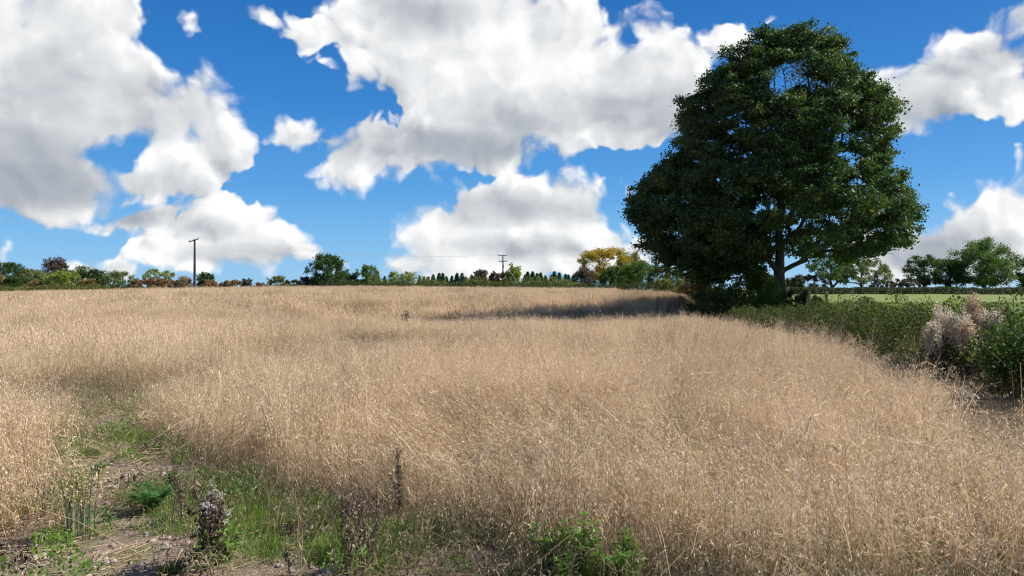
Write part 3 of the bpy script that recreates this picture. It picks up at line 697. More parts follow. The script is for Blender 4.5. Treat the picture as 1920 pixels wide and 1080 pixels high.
def hedge(name, pts, hw, hfun, leaf, dens, mat, label, seed=0, cat='hedge', low=0.0, lump=.25, stems=True, extra=None, z_off=0):
    rg = np.random.default_rng(seed); P = np.array(pts, float); seg = np.linalg.norm(np.diff(P, axis=0), axis=1); cum = np.concatenate([[0], np.cumsum(seg)]); Lt = cum[-1]
    ox, oy = P[0]; oz = gz(ox, oy); root = empty(name, (ox, oy, oz), label, cat)
    def pos(s): return np.interp(s, cum, P[:, 0]), np.interp(s, cum, P[:, 1])
    n = int(dens * Lt * 4.2 / (leaf * leaf * .3)); s = rg.random(n) * Lt; X, Y = pos(s); X2, Y2 = pos(np.minimum(s + .1, Lt)); X1, Y1 = pos(np.maximum(s - .1, 0))
    d = unit(np.stack([X2 - X1, Y2 - Y1], 1)); nx, ny = d[:, 1], -d[:, 0]
    th = rg.uniform(-.25, math.pi + .25, n); rad = 1 - .5 * rg.random(n) ** 2.2
    H = np.array([1.]) * hfun(s)
    lum = 1 + lump * (vnoise(s + 50, th * 1.6 + 30, .8 * hw + .3, seed + 1) - .5) * 2 + lump * .6 * (vnoise(s, th * 3 + 9, .25 * hw + .12, seed + 2) - .5) * 2
    u = np.cos(th) * hw * rad * lum; v = (low + (1 - low) * np.clip(np.sin(th), -.1, 1) ** .8 if False else (low + (1 - low) * np.sign(np.sin(th)) * np.abs(np.sin(th)) ** .8)) * H * rad * lum
    v = np.maximum(v, .03); XX = X + nx * u; YY = Y + ny * u; Z = ground_z(XX, YY) + v + z_off
    Q = np.stack([XX - ox, YY - oy, Z - oz], 1); out = np.stack([nx * np.cos(th), ny * np.cos(th), np.sin(th)], 1)
    V, Fq, r = leaves(Q, leaf, rg, out * .5 + [0, 0, .35], .62); Bag().add(V, Fq, rnd=r).build('foliage', MAT[mat], root)
    if stems:
        m = int(Lt * 5 / max(hw, .6)); s = rg.random(m) * Lt; X, Y = pos(s); A = np.stack([X + rg.normal(size=m) * hw * .4, Y + rg.normal(size=m) * .1, np.zeros(m)], 1)
        B = A + rg.normal(size=(m, 3)) * hw * .4; B[:, 2] = hfun(s) * rg.uniform(.7, 1.08, m); A[:, 2] = ground_z(A[:, 0], A[:, 1]) - oz - .05; B[:, 2] += ground_z(B[:, 0], B[:, 1]) - oz
        A[:, :2] -= [ox, oy]; B[:, :2] -= [ox, oy]; V, Fq = tubes(A, B, np.full(m, .012), np.full(m, .005), 3); Bag().add(V, Fq, rnd=.5).build('stem', MAT['twig'], root)
    return root

# far left, behind the crest
g1 = 'trees and bushes along the far left skyline'
for i, (px, top, w, D, mat, label, kw) in enumerate([
    (12, 495, 75, 196, 'dgreen', 'broad dark green tree at the left edge of the skyline', dict(shape='dome')),
    (58, 507, 60, 198, 'scrub', 'olive brown round topped tree left of the copper tree', dict(shape='dome')),
    (100, 486, 46, 205, 'copper', 'dark purple copper leaved tree rising behind the lime green bush', dict(shape='tall')),
    (72, 508, 44, 190, 'greygreen', 'small pale green airy tree against the left of the copper tree', dict(gap=.35)),
    (121, 495, 20, 206, 'mgreen', 'narrow mid green tree against the right of the copper tree', dict(shape='tall')),
    (118, 509, 66, 182, 'lime', 'round lime green bush in front of the copper tree', dict(cb=.03, shape='dome')),
    (150, 502, 52, 200, 'dgreen', 'dark green spreading tree right of the copper tree', dict(shape='dome')),
    (183, 506, 36, 196, 'dgreen', 'dark green pointed tree left of the grey green bush', dict(shape='tall')),
    (32, 519, 50, 184, 'dgreen', 'low dark green conifer like bush near the left edge', dict(cb=.03, shape='dome')),
    (68, 526, 44, 182, 'rust', 'low brown bush between the dark bush and the lime green bush', dict(cb=.03, shape='dome')),
    (5, 519, 30, 183, 'rust', 'low orange brown bush cut by the left edge of the picture', dict(cb=.03, shape='dome')),
    (168, 524, 46, 183, 'rust', 'low orange brown bush between the lime bush and the grey green bush', dict(cb=.03, shape='dome')),
    (222, 511, 58, 184, 'greygreen', 'round grey green bush below the small white cloud', dict(cb=.03, shape='dome')),
    (257, 524, 26, 183, 'rust', 'small brown bush right of the round grey green bush', dict(cb=.03, shape='dome')),
    (298, 504, 52, 188, 'pale', 'open pale green tree with drooping top left of the utility pole', dict(gap=.35, fuzz=.08)),
    (300, 523, 64, 183, 'redberry', 'reddish bush under the open pale green tree', dict(cb=.03, shape='dome')),
    (345, 520, 36, 184, 'rust', 'small yellow brown bush just left of the utility pole', dict(cb=.03, shape='dome')),
    (386, 513, 30, 187, 'dgreen', 'small dark green tree just right of the utility pole', dict(shape='round', gap=.2)),
    (396, 524, 40, 183, 'redberry', 'red tinged bush just right of the utility pole', dict(cb=.03, shape='dome')),
    (436, 526, 34, 183, 'rust', 'small orange brown bush, second clump right of the utility pole', dict(cb=.02, shape='dome')),
    (464, 524, 24, 183, 'purple', 'small purple brown bush, third clump right of the utility pole', dict(cb=.02, shape='dome', gap=.2)),
    (487, 531, 22, 183, 'rust', 'tiny low bush between the purple bush and the round olive bush', dict(cb=.02, shape='dome')),
    (520, 519, 40, 183, 'scrub', 'round olive bush standing alone left of the dark round tree', dict(cb=.02, shape='dome')),
    (553, 526, 24, 182, 'rust', 'small brown bush between the olive bush and the dark round tree', dict(cb=.02, shape='dome')),
    (575, 520, 34, 184, 'purple', 'dark twiggy bush at the left foot of the dark round tree', dict(cb=.02, shape='dome'))]):
    kw = dict(dict(leaf=.34, seed=i), **kw); tree('tree' if kw.get('cb', .2) > .1 else 'bush', px, top, w, D, mat, label, 'tree' if kw.get('cb', .2) > .1 else 'bush', group=g1, crown='crown' if kw.get('cb', .2) > .1 else 'foliage', trunk='trunk' if kw.get('cb', .2) > .1 else 'stem', **{a: b for a, b in kw.items()})
# middle skyline
g2 = 'trees behind the middle of the crest'
for i, (px, top, w, D, mat, label, kw) in enumerate([
    (614, 481, 80, 186, 'dgreen', 'dense dark green round tree on the skyline', dict(shape='dome', cb=.06, dens=1.4)),
    (655, 514, 34, 187, 'dgreen', 'small dark bush at the right foot of the dense dark round tree', dict(cb=.03)),
    (688, 500, 44, 187, 'mgreen', 'loose mid green tree next right of the dense dark round tree', dict(gap=.2)),
    (900, 508, 34, 192, 'purple', 'bare brownish bush left of the double armed pole', dict(gap=.3)),
    (935, 511, 34, 192, 'purple', 'bare brownish bush at the foot of the double armed pole', dict(gap=.3)),
    (962, 497, 30, 190, 'lime', 'yellow green tree just right of the double armed pole', dict(cb=.08, shape='tall')),
    (1132, 467, 92, 205, 'gold', 'golden yellow autumn oak on the skyline', dict(shape='round', cb=.2, gap=.15, bark='bark')),
    (1096, 506, 40, 190, 'purple', 'dark purplish bush at the left foot of the golden oak', dict(gap=.2, cb=.05)),
    (1178, 477, 62, 212, 'scrub', 'olive green tree with a broad crown right of the golden oak', dict(shape='dome')),
    (1150, 503, 56, 192, 'dgreen', 'low dark green bush in front of the golden oak', dict(cb=.05, shape='dome')),
    (1196, 491, 72, 196, 'mgreen', 'leafy mid green tree in front of the olive green tree', dict(cb=.06, shape='dome')),
    (1250, 498, 70, 186, 'hedge_dark', 'dark green tree partly under the left side of the great oak', dict(cb=.06, shape='dome')),
    (740, 512, 26, 200, 'pale', 'pale feathery tree, leftmost of the two pale ones on the skyline', dict(cb=.05, gap=.2, shape='tall')),
    (765, 511, 26, 200, 'pale', 'pale feathery tree, right one of the two pale ones on the skyline', dict(cb=.05, gap=.2, shape='tall'))]):
    kw = dict(dict(leaf=.34, seed=50 + i), **kw); b = 'bush' in label; tree('bush' if b else 'tree', px, top, w, D, mat, label, 'bush' if b else 'tree', group=g2, crown='foliage' if b else 'crown', trunk='stem' if b else 'trunk', **kw)
# right skyline beyond the meadow
g3 = 'trees behind the meadow fence'
for i, (px, top, w, D, mat, label, kw) in enumerate([
    (1558, 478, 84, 134, 'mgreen', 'open green tree under the great oak, left one of two', dict(cb=.3, gap=.1, shape='dome', bark='bark')),
    (1615, 486, 98, 136, 'greygreen', 'broad grey green tree under the great oak, right one of two', dict(cb=.25, gap=.12, shape='dome', bark='bark')),
    (1733, 483, 64, 137, 'dgreen', 'dark open crowned tree, left neighbour of the drooping tree behind the meadow', dict(cb=.22, gap=.2)),
    (1782, 484, 68, 138, 'dgreen', 'dark drooping tree between the open crowned tree and the large domed tree', dict(cb=.2, gap=.1, shape='dome')),
    (1845, 454, 120, 137, 'mgreen', 'large domed green tree behind the meadow', dict(cb=.14, shape='dome', dens=1.25, nl=60)),
    (1930, 488, 50, 136, 'dgreen', 'dark tree cut by the right edge of the picture', dict(cb=.1)),
    (1700, 524, 46, 134, 'purple', 'bare purplish thorn bush left of the dark open crowned tree', dict(cb=.1, gap=.2)),
    (1655, 527, 40, 134, 'purple', 'bare twiggy bush right of the broad grey green tree', dict(cb=.1, gap=.3)),
    (1515, 517, 66, 133, 'purple', 'dark purple thorn bush right of the trunk of the great oak', dict(cb=.05, gap=.1)),
    (1490, 522, 40, 132, 'hedge_dark', 'dark bush seen against the trunk of the great oak', dict(cb=.05))]):
    kw = dict(dict(leaf=.22, seed=90 + i), **kw); b = 'bush' in label; tree('bush' if b else 'tree', px, top, w, D, mat, label, 'bush' if b else 'tree', group=g3, crown='foliage' if b else 'crown', trunk='stem' if b else 'trunk', **kw)

# the conifer plantation
def conifer_mesh(h, w, seed):
    rg = np.random.default_rng(seed); n = 2600; t_ = rg.random(n) ** .8; lay = np.floor(t_ * 15) / 15 + rg.normal(size=n) * .02; a = rg.random(n) * 6.283
    R0 = w / 2 * (1 - lay) ** .8 * (.85 + .15 * np.sin(a * 3 + lay * 23)); r = R0 * np.sqrt(rg.random(n)); z = h * (.06 + .94 * lay) - r * .22 + rg.normal(size=n) * .05
    P = np.stack([r * np.cos(a), r * np.sin(a), z], 1); return leaves(P, .42, rg, np.stack([np.cos(a), np.sin(a), np.full(n, .25)], 1), .4)
cps = []
for k in range(4):
    o = empty('conifer_tree', (0, 0, -500), 'x', 'tree', 'conifers in a row behind the crest')
    V, Fq, r = conifer_mesh(9, 3.0, 500 + k); Bag().add(V, Fq, rnd=r).build('crown', MAT['conifer'], o)
    V, Fq = tubes([[0, 0, -.3]], [[0, 0, 8.4]], [.16], [.03], 6); Bag().add(V, Fq).build('trunk', MAT['bark'], o); cps.append(o)
rg = np.random.default_rng(77); xsn = [708, 722, 785] + list(np.arange(796, 905, 8.6)) + list(np.arange(908, 955, 9.)) + list(np.arange(982, 1084, 8.6)) ; used = set()
for i, px in enumerate(xsn):
    D = 236 + rg.uniform(-8, 12); px = px + rg.uniform(-3, 3); x = at(px, D); top = (514 if px < 960 else 511) + rg.uniform(-3.5, 5); H = CAMZ + (540 - top) / F * D - gz(x, D)
    k = i % 4; o = cps[k] if k not in used else copy_tree(cps[k]); used.add(k)
    s = H / 9.; o.location = (x, D, gz(x, D)); o.rotation_euler = (0, 0, rg.random() * 6.28); o.scale = (s * 2.3, s * 2.3, s)
    o['label'] = 'small blue green conifer in the row behind the crest hedge'
# hedges on the crest and beyond the meadow
def yb(px, D): return (at(px, D), D)
hedge('crest_hedge', [yb(600, 173), yb(720, 173), yb(900, 173), yb(1100, 173), yb(1290, 172)], 1.6, lambda s: 1.9 + .35 * np.sin(s * .31) * np.sin(s * .13 + 1), .26, 1.21, 'hedge_dark', 'long low dark green hedge along the middle of the crest of the field', 31)
hedge('scrub_hedge', [yb(690, 180), yb(800, 181), yb(900, 181), yb(1010, 181), yb(1100, 181)], 2.2, lambda s: 2.9 + .7 * np.sin(s * .4) * np.sin(s * .17 + 2), .3, 1.21, 'scrub', 'ragged brown and olive scrub hedge in front of the conifers', 32, lump=.4)
hedge('green_hedge', [yb(-60, 172), yb(60, 172.5), yb(205, 174)], 1.6, lambda s: 2.3 + .3 * np.sin(s * .4), .26, 1.32, 'scrub', 'low green hedge under the trees at the far left of the field', 33)
hedge('low_hedge', [yb(205, 175), yb(400, 175), yb(590, 174)], 1.0, lambda s: 1.1 + .3 * np.sin(s * .35), .26, 0.88, 'scrub', 'thin low hedge on the crest behind the utility pole', 34)
hedge('clipped_hedge', [yb(1470, 128), yb(1640, 128), yb(1960, 128), yb(2100, 128)], .9, lambda s: 1.15 + .06 * np.sin(s * .5), .16, 1.76, 'hedge_dark', 'dark clipped hedge behind the fence at the top of the green meadow', 35, lump=.12)
for i, (px, top, w, D, mat, label) in enumerate([
    (1255, 524, 60, 84, 'scrub', 'olive bush behind the pale tall grass at the hedge end'), (1288, 520, 36, 66, 'rust', 'brown bush just left of the orange bush beside the oak')]):
    bush('bush', px, top, w, D, mat, label, leaf=.14, seed=140 + i)
bush('orange_bush', 1315, 507, 70, 55, 'orange', 'tall pale orange autumn bush left of the oak', leaf=.11, seed=150, gap=.25, dens=.8, shape='round')
bush('yellow_bush', 1356, 526, 60, 52, 'yellowgreen', 'yellow green bush between the orange bush and the oak', leaf=.10, seed=151)
bush('dark_bush', 1335, 549, 96, 47, 'hedge_dark', 'rounded dark green bush at the end of the shaded hollow', leaf=.11, seed=152, dens=1.6)
bush('green_bush', 1415, 507, 104, 49.5, 'bramble_light', 'leafy green shoots around the left foot of the oak trunk', leaf=.13, seed=153, dens=1.5)
bush('trunk_bush', 1500, 545, 70, 50.5, 'bramble', 'low bramble bush around the right foot of the oak trunk', leaf=.10, seed=154, dens=1.4)

# ------------------------------------------------------------------ fence beyond the meadow, old posts in the hedge
t = NT('weathered_wood'); MAT['wood'] = t.done(t.principled(t.ramp(t.noise(9, 5), [(.3, c(.12, .10, .085)), (.7, c(.30, .265, .225))]), .9, .15))
t = NT('galvanised_wire'); MAT['wire'] = t.done(t.principled(c(.22, .22, .23), .5, .4, metal=.6))
fn = empty('stock_fence', (*yb(1470, 122), gz(*yb(1470, 122))), 'wire stock fence on thin wooden posts along the top of the green meadow', 'fence'); o0 = np.array(fn.location)
pp = [1476, 1505, 1530, 1562, 1598, 1617, 1646, 1678, 1711, 1743, 1779, 1813, 1844, 1878, 1912, 1946]; PT = []
for px in pp:
    x, y = yb(px, 122); b = np.array([x, y, gz(x, y)]) - o0; hh = 1.15 + .08 * math.sin(px); V, Fq = tubes([b - [0, 0, .1]], [b + [0, 0, hh]], [.06], [.055], 6)
    tip, f2 = tubes([b + [0, 0, hh]], [b + [0, 0, hh + .06]], [.055], [.01], 6); Bag().add(V, Fq).add(tip, f2).build('post', MAT['wood'], fn); PT.append(b)
PT = np.array(PT)
for hh in (.3, .6, .9, 1.1): V, Fq = tubes(PT[:-1] + [0, 0, hh], PT[1:] + [0, 0, hh], np.full(len(PT) - 1, .006), np.full(len(PT) - 1, .006), 3); Bag().add(V, Fq).build('wire', MAT['wire'], fn)
for px, top, D, lab in ((1517, 547, 37, 'short dark wooden post standing in the hedge, nearer the oak'), (1549, 548, 32, 'short dark wooden post standing in the hedge, farther from the oak')):
    x = at(px, D); z = gz(x, D); hh = CAMZ + (540 - top) / F * D - z; V, Fq = tubes([[0, 0, 0]], [[.02, 0, hh]], [.07], [.06], 8); v2, f2 = tubes([[.02, 0, hh]], [[.02, 0, hh + .03]], [.06], [.02], 8)
    o = Bag().add(V, Fq).add(v2, f2).build('fence_post', MAT['wood']); o.location = (x, D, z); tag(o, lab, 'fence post')

# ------------------------------------------------------------------ utility poles and their wires
MAT['pole'] = bark_mat('creosoted_pole', c(.05, .035, .035), c(.11, .085, .08), 3)
t = NT('insulator'); MAT['insul'] = t.done(t.principled(c(.05, .035, .03), .25, .5))
t = NT('steel'); MAT['steel'] = t.done(t.principled(c(.12, .12, .125), .5, .4, metal=.5))
ld = unit(np.array([51., 102.])); pe = np.array([ld[1], -ld[0]])      # line direction and its perpendicular
def insulator(p, parent):
    b = Bag(); z = 0
    for r0, r1, h in ((.02, .02, .10), (.07, .075, .04), (.05, .05, .03), (.085, .08, .04), (.05, .045, .03), (.07, .05, .05)):
        V, Fq = tubes([np.array(p) + [0, 0, z]], [np.array(p) + [0, 0, z + h]], [r0], [r1], 8); b.add(V, Fq); z += h
    return b.build('insulator', MAT['insul'], parent)
def arm(p, hw, parent, thick=.06, tilt=0):
    a = np.array([p[0] - pe[0] * hw, p[1] - pe[1] * hw, p[2] - tilt * hw]); b_ = np.array([p[0] + pe[0] * hw, p[1] + pe[1] * hw, p[2] + tilt * hw])
    u = np.array([*ld, 0]) * thick; w = np.array([0, 0, thick]); V = np.array([a - u - w, a + u - w, a + u + w, a - u + w, b_ - u - w, b_ + u - w, b_ + u + w, b_ - u + w])
    return mesh('crossarm', V, np.array([[0, 1, 2, 3], [7, 6, 5, 4], [0, 4, 5, 1], [1, 5, 6, 2], [2, 6, 7, 3], [3, 7, 4, 0]]), MAT['pole'], parent)
x1, D1 = at(365, 128), 128.; zt = CAMZ + (540 - 449.5) / F * D1; g0 = gz(x1, D1)
p1 = empty('utility_pole', (x1, D1, g0), 'tall brown wooden utility pole with a single crossarm standing in the oat field', 'utility pole', 'wooden poles of the power line')
V, Fq = tubes([[0, 0, -.4]], [[0, 0, zt - g0]], [.26], [.15], 12); Bag().add(V, Fq).build('post', MAT['pole'], p1, sm=True)
arm((-ld[0] * .2, -ld[1] * .2, zt - g0 - .12), 1.15, p1, .075, .2)
W1 = []
for k, h in ((-1.08, 0), (0, .25), (1.08, 0)):
    q = np.array([-ld[0] * .2 + pe[0] * k, -ld[1] * .2 + pe[1] * k, zt - g0 - .04 + .2 * k]); insulator(q, p1); W1.append(q + [x1, D1, g0 + .3])
V, Fq = tubes([[.22, -.2, zt - g0 - 3.4]], [[.22, -.2, zt - g0 - 3.05]], [.05], [.05], 8); Bag().add(V, Fq).build('stay_insulator', MAT['insul'], p1)
for zz, mt in ((2.2, 'steel'),):
    V, Fq = tubes([[0, -.255, zz]], [[0, -.28, zz]], [.13], [.13], 4); v2 = V.copy(); mesh('warning_plate', V, [Fq, np.array([[3, 2, 1, 0], [4, 5, 6, 7]])], MAT['steel'], p1)
V, Fq = tubes([[.05, -.2, 0]], [[.05, -.16, zt - g0 - .5]], [.015], [.015], 4)
Bag().add(V, Fq).build('earth_cable', MAT['steel'], p1)
x2, D2 = at(943, 232), 232.; g2_ = gz(x2, D2); z2 = CAMZ + (540 - 478.5) / F * D2; z3 = CAMZ + (540 - 490) / F * D2
p2 = empty('utility_pole', (x2, D2, g2_), 'distant utility pole with two crossarms and switch gear behind the crest hedge', 'utility pole', 'wooden poles of the power line')
V, Fq = tubes([[0, 0, -.4]], [[0, 0, z2 - g2_]], [.28], [.17], 12); Bag().add(V, Fq).build('post', MAT['pole'], p2, sm=True)
W2 = []
for zz, hw in ((z2 - g2_ - .1, 1.6), (z3 - g2_, 1.3)):
    arm((-ld[0] * .22, -ld[1] * .22, zz), hw, p2, .1)
    for k in (-1, 0, 1):
        q = np.array([-ld[0] * .22 + pe[0] * k * (hw - .1), -ld[1] * .22 + pe[1] * k * (hw - .1), zz + .09]); insulator(q, p2)
        if hw == 1.6: W2.append(q + [x2, D2, g2_ + .3])
arm((0.25 * ld[0], .25 * ld[1], z3 - g2_), 1.3, p2, .1)
b = Bag()
for k in (-1.3, -.4, .6, 1.3): V, Fq = tubes([[pe[0] * k, pe[1] * k, z3 - g2_ + .1]], [[pe[0] * k * 1.05, pe[1] * k * 1.05, z2 - g2_ - .15]], [.03], [.03], 4); b.add(V, Fq)
b.build('jumper_cable', MAT['wire'], p2)
V, Fq = tubes([[.12, -.3, z3 - g2_ - 1.9]], [[.12, -.3, z3 - g2_ - 1.1]], [.22], [.22], 8); Bag().add(V, Fq).build('switch_box', MAT['steel'], p2)
wr = []
for k in range(3):
    A = W1[k]; B_ = W2[k]; Z0 = A + (A - B_) * np.array([1., 1., 0]) * .97 + [0, 0, 4.2]; b = Bag()
    for a_, e_, sag in ((Z0, A, .5), (A, B_, 1.7)):
        tt = np.linspace(0, 1, 25)[:, None]; Pq = a_ + (e_ - a_) * tt - np.array([0, 0, 1.]) * 4 * sag * tt * (1 - tt); V, Fq = tubes(Pq[:-1], Pq[1:], np.full(24, .011), np.full(24, .011), 4); b.add(V, Fq)
    o = b.build('overhead_wire', MAT['wire']); tag(o, 'thin overhead power wire sagging from pole to pole, ' + ('left one', 'middle one', 'right one')[k] + ' of three', 'power line', 'wires of the power line')
x0 = Z0
# the pole before them, out of the picture to the left
xz = 2 * np.array([x1, D1]) - np.array([x2, D2]); xz = np.array([x1, D1]) + (xz - np.array([x1, D1])) * .97
p0 = copy_tree(p1); p0.location = (xz[0], xz[1], gz(*xz)); p0['label'] = 'wooden utility pole of the same line beyond the left edge'
p0.scale = (1, 1, (Z0[2] - gz(*xz) - .02) / (zt - g0 + .27))

# ------------------------------------------------------------------ the bramble hedge on the right and what grows in it
hpts = [(np.interp(y, HP[:, 1], HP[:, 0]), y) for y in (4.5, 8, 11, 13, 16, 20, 26, 32, 38, 44)]
def hh(s): return .97 + .12 * np.sin(s * .9) * np.sin(s * .37 + 1) + .16 * np.exp(-((s - 4.5) / 2.6) ** 2) + .12 * smooth(12, 25, s)
bh = hedge('bramble_hedge', hpts, 1.25, hh, .052, .95, 'bramble', 'long dense bramble hedge running from the oak to the right edge of the picture', 41, low=.10, lump=.55)
rgb = np.random.default_rng(43); bs = Bag()
for q in range(150):
    y = rgb.uniform(7, 40); x = np.interp(y, HP[:, 1], HP[:, 0]) + rgb.uniform(-1.1, .6); a_ = np.array([x, y, gz(x, y) + rgb.uniform(.75, 1.0)]); L_ = rgb.uniform(.35, .8); d_ = rgb.random() * 6.283; m_ = 7; tq = np.linspace(0, 1, m_)
    Pq = a_ + np.stack([np.cos(d_) * L_ * tq, np.sin(d_) * L_ * tq, L_ * (1.1 * tq - 1.0 * tq ** 2)], 1); V, Fq = tubes(Pq[:-1], Pq[1:], np.full(6, .006), np.full(6, .004), 3); bs.add(V - np.array(bh.location), Fq, rnd=.5)
    Q_ = Pq[rgb.integers(0, m_, 26)] + rgb.normal(size=(26, 3)) * .04; V, Fq, r_ = leaves(Q_, .055, rgb, None, .6); bs.add(V - np.array(bh.location), Fq, rnd=r_)
bs.build('bramble_shoots', MAT['bramble'], bh)
# the leafier light green end of the hedge nearest the viewer is its own growth
def ground_pt(x, y): return np.array([x, y, gz(x, y)])
def leafy_plant(name, x, y, h, w, mat, label, cat, leaf, n, seed, stem='twig', group=None, rise=.75, ns=9, base_z=0.0):
    """several leaning stems, leaves along them"""
    rg = np.random.default_rng(seed); o = ground_pt(x, y); root = empty(name, o, label, cat, group)
    A = np.zeros((ns, 3)); A[:, :2] = rg.normal(size=(ns, 2)) * w * .10; a = rg.random(ns) * 6.283; r = w * .5 * np.sqrt(rg.random(ns)); Tt = np.stack([r * np.cos(a), r * np.sin(a), h * (1 - .45 * (r / (w * .5)) ** 2) * rg.uniform(.75, 1, ns)], 1)
    m = 6; tt = np.linspace(0, 1, m); P = A[:, None] + (Tt - A)[:, None] * tt[None, :, None]; P[..., 2] = (Tt[:, 2])[:, None] * (tt ** rise)[None]
    a0, b0 = P[:, :-1].reshape(-1, 3), P[:, 1:].reshape(-1, 3); V, Fq = tubes(a0, b0, np.full(len(a0), .006 * (h / .5) ** .5), np.full(len(a0), .0035), 4)
    Bag().add(V, Fq, rnd=.5).build('stem', MAT[stem], root)
    i = rg.integers(0, ns, n); u = rg.uniform(.12 + base_z, 1.03, n) ** .8; f = u * (m - 1); j = np.clip(f.astype(int), 0, m - 2); fr = (f - j)[:, None]; Q = P[i, j] * (1 - fr) + P[i, j + 1] * fr
    Q = Q + rg.normal(size=(n, 3)) * leaf * 1.3; Q[:, 2] = np.maximum(Q[:, 2], .015); out = unit(Q - [0, 0, h * .3]); V, Fq, rr_ = leaves(Q, leaf, rg, out * .8 + [0, 0, .2], .5)
    Bag().add(V, Fq, rnd=rr_).build('foliage', MAT[mat], root); return root
def plume_plant(x, y, h, w, mat, label, seed, lean=.1):
    """seeding willowherb: many thin stems ending in soft woolly plumes"""
    rg = np.random.default_rng(seed); root = empty('seeding_willowherb', ground_pt(x, y), label, 'wild plant', 'seeding willowherb in the bramble hedge'); ns = 16
    r = w * .5 * np.sqrt(rg.random(ns)); a = rg.random(ns) * 6.283; Tt = np.stack([r * np.cos(a) - lean, r * np.sin(a), h * rg.uniform(.78, 1, ns)], 1); A = Tt * [.35, .35, 0]
    V, Fq = tubes(A, Tt, np.full(ns, .006), np.full(ns, .003), 4); Bag().add(V, Fq, rnd=.4).build('stem', MAT['deadleaf'], root)
    n = 2600; i = rg.integers(0, ns, n); u = rg.uniform(.6, 1.02, n)[:, None]; Q = A[i] * (1 - u) + Tt[i] * u + rg.normal(size=(n, 3)) * (.035 + .04 * (1.05 - u)); V, Fq, rr_ = leaves(Q, .042, rg, None, .28)
    Bag().add(V, Fq, rnd=rr_).build('seed_plume', MAT[mat], root)
    n = 500; i = rg.integers(0, ns, n); u = rg.uniform(.1, .6, n)[:, None]; Q = A[i] * (1 - u) + Tt[i] * u + rg.normal(size=(n, 3)) * .03; V, Fq, rr_ = leaves(Q, .07, rg, None, .2, droop=.5)
    Bag().add(V, Fq, rnd=rr_).build('foliage', MAT['deadleaf'], root)
for i, (px, D, top, w, mat, lab) in enumerate([
    (1776, 13.9, 568, .34, 'fluff', 'pale fluffy seeding willowherb, leftmost of those in the bramble hedge'),
    (1808, 13.6, 576, .36, 'fluff', 'grey white fluffy seeding willowherb left of the tall tan one'),
    (1837, 13.8, 552, .25, 'fluff_tan', 'tall tan willowherb plume standing highest in the bramble hedge'),
    (1826, 13.0, 600, .32, 'fluff_tan', 'pinkish seeding willowherb just below the tall tan plume'),
    (1866, 13.6, 582, .28, 'fluff', 'small pale willowherb right of the tall tan plume'),
    (1757, 13.5, 604, .22, 'fluff', 'small low tuft of pale willowherb at the left foot of the fluffy group')]):
    x = at(px, D); plume_plant(x, D, CAMZ + (540 - top) / F * D - gz(x, D), w, mat, lab, 600 + i)
leafy_plant('yellow_green_shrub', at(1780, 16.5), 16.5, CAMZ + (540 - 549) / F * 16.5 - gz(at(1780, 16.5), 16.5), 1.25, 'yellowgreen', 'bright yellow green shrub behind the bramble hedge against the meadow', 'bush', .06, 2600, 61, ns=26)
leafy_plant('green_shrub', at(1910, 11.2), 11.2, CAMZ + (540 - 592) / F * 11.2, 1.3, 'bramble_mid', 'green leafy shrub in the hedge at the right edge of the picture', 'bush', .055, 5200, 62, ns=34, base_z=.2)
leafy_plant('green_shrub', at(1915, 13.6), 13.6, CAMZ + (540 - 528) / F * 13.6, .8, 'bramble', 'thin dark sprigs rising above the hedge at the right edge of the picture', 'bush', .06, 420, 63, ns=7, base_z=.3)

# ------------------------------------------------------------------ grasses of the margins, the track and the hollow
grass_c = collection('green_blades'); dull_c = collection('dull_blades'); long_c = collection('long_blades'); weed_c = collection('weed_tufts')
for i in range(5): blade_tuft('blade_%02d' % i, 700 + i, 150, .13, .05, .15, .0035, MAT['grass'], .75, grass_c)
for i in range(5): oat_tuft('dull_%02d' % i, 720 + i, 22, .22, .25, .62, .0032, 12, .02, 3.0, MAT['straw_grey'], .5, 6, 2.4, cp=dull_c)
for i in range(4): blade_tuft('long_%02d' % i, 740 + i, 60, .14, .5, 1.05, .007, MAT['grass_dull'], .5, long_c, 6) if False else oat_tuft('long_%02d' % i, 740 + i, 46, .14, .6, 1.05, .007, 0, .02, 0.8, MAT['straw_grey'], .62, 7, 1.6, .65, cp=long_c)
def rosette(name, seed, mat, r, h, n, leaf, cp):
    rg = np.random.default_rng(seed); a = rg.random(n) * 6.283; q = np.sqrt(rg.random(n)) * r; P = np.stack([q * np.cos(a), q * np.sin(a), h * rg.random(n) * (1 - .6 * q / r) + .01], 1)
    V, Fq, rr_ = leaves(P, leaf, rg, np.stack([np.cos(a), np.sin(a), np.full(n, .4)], 1), .5); o = Bag().add(V, Fq, rnd=rr_, head=0.).build(name, mat, link=False); cp.objects.link(o)
for i in range(3): rosette('weed_%02d' % i, 760 + i, MAT['weed'], .10, .08, 190, .016, weed_c)
rosette('weed_03', 764, MAT['blueweed'], .10, .08, 190, .015, weed_c); rosette('weed_04', 765, MAT['deadleaf'], .13, .06, 120, .022, weed_c)
rg = np.random.default_rng(15)
def pebz(X, Y):
    pv = np.zeros(np.shape(X))
    for px, row, r, a_ in ((235, 905, .6, .55), (210, 880, .5, .5), (280, 890, .4, .4), (60, 1065, .6, .5), (180, 1060, .5, .35), (600, 1065, .4, .35), (165, 795, .5, .5), (185, 840, .5, .4), (330, 1010, .4, .25), (870, 1055, .4, .2), (260, 1020, .4, .25)):
        gx_, gy_ = px_ground(px, row); pv = np.maximum(pv, a_ * np.exp(-((X - gx_) ** 2 + (Y - gy_) ** 2) / r ** 2))
    return pv
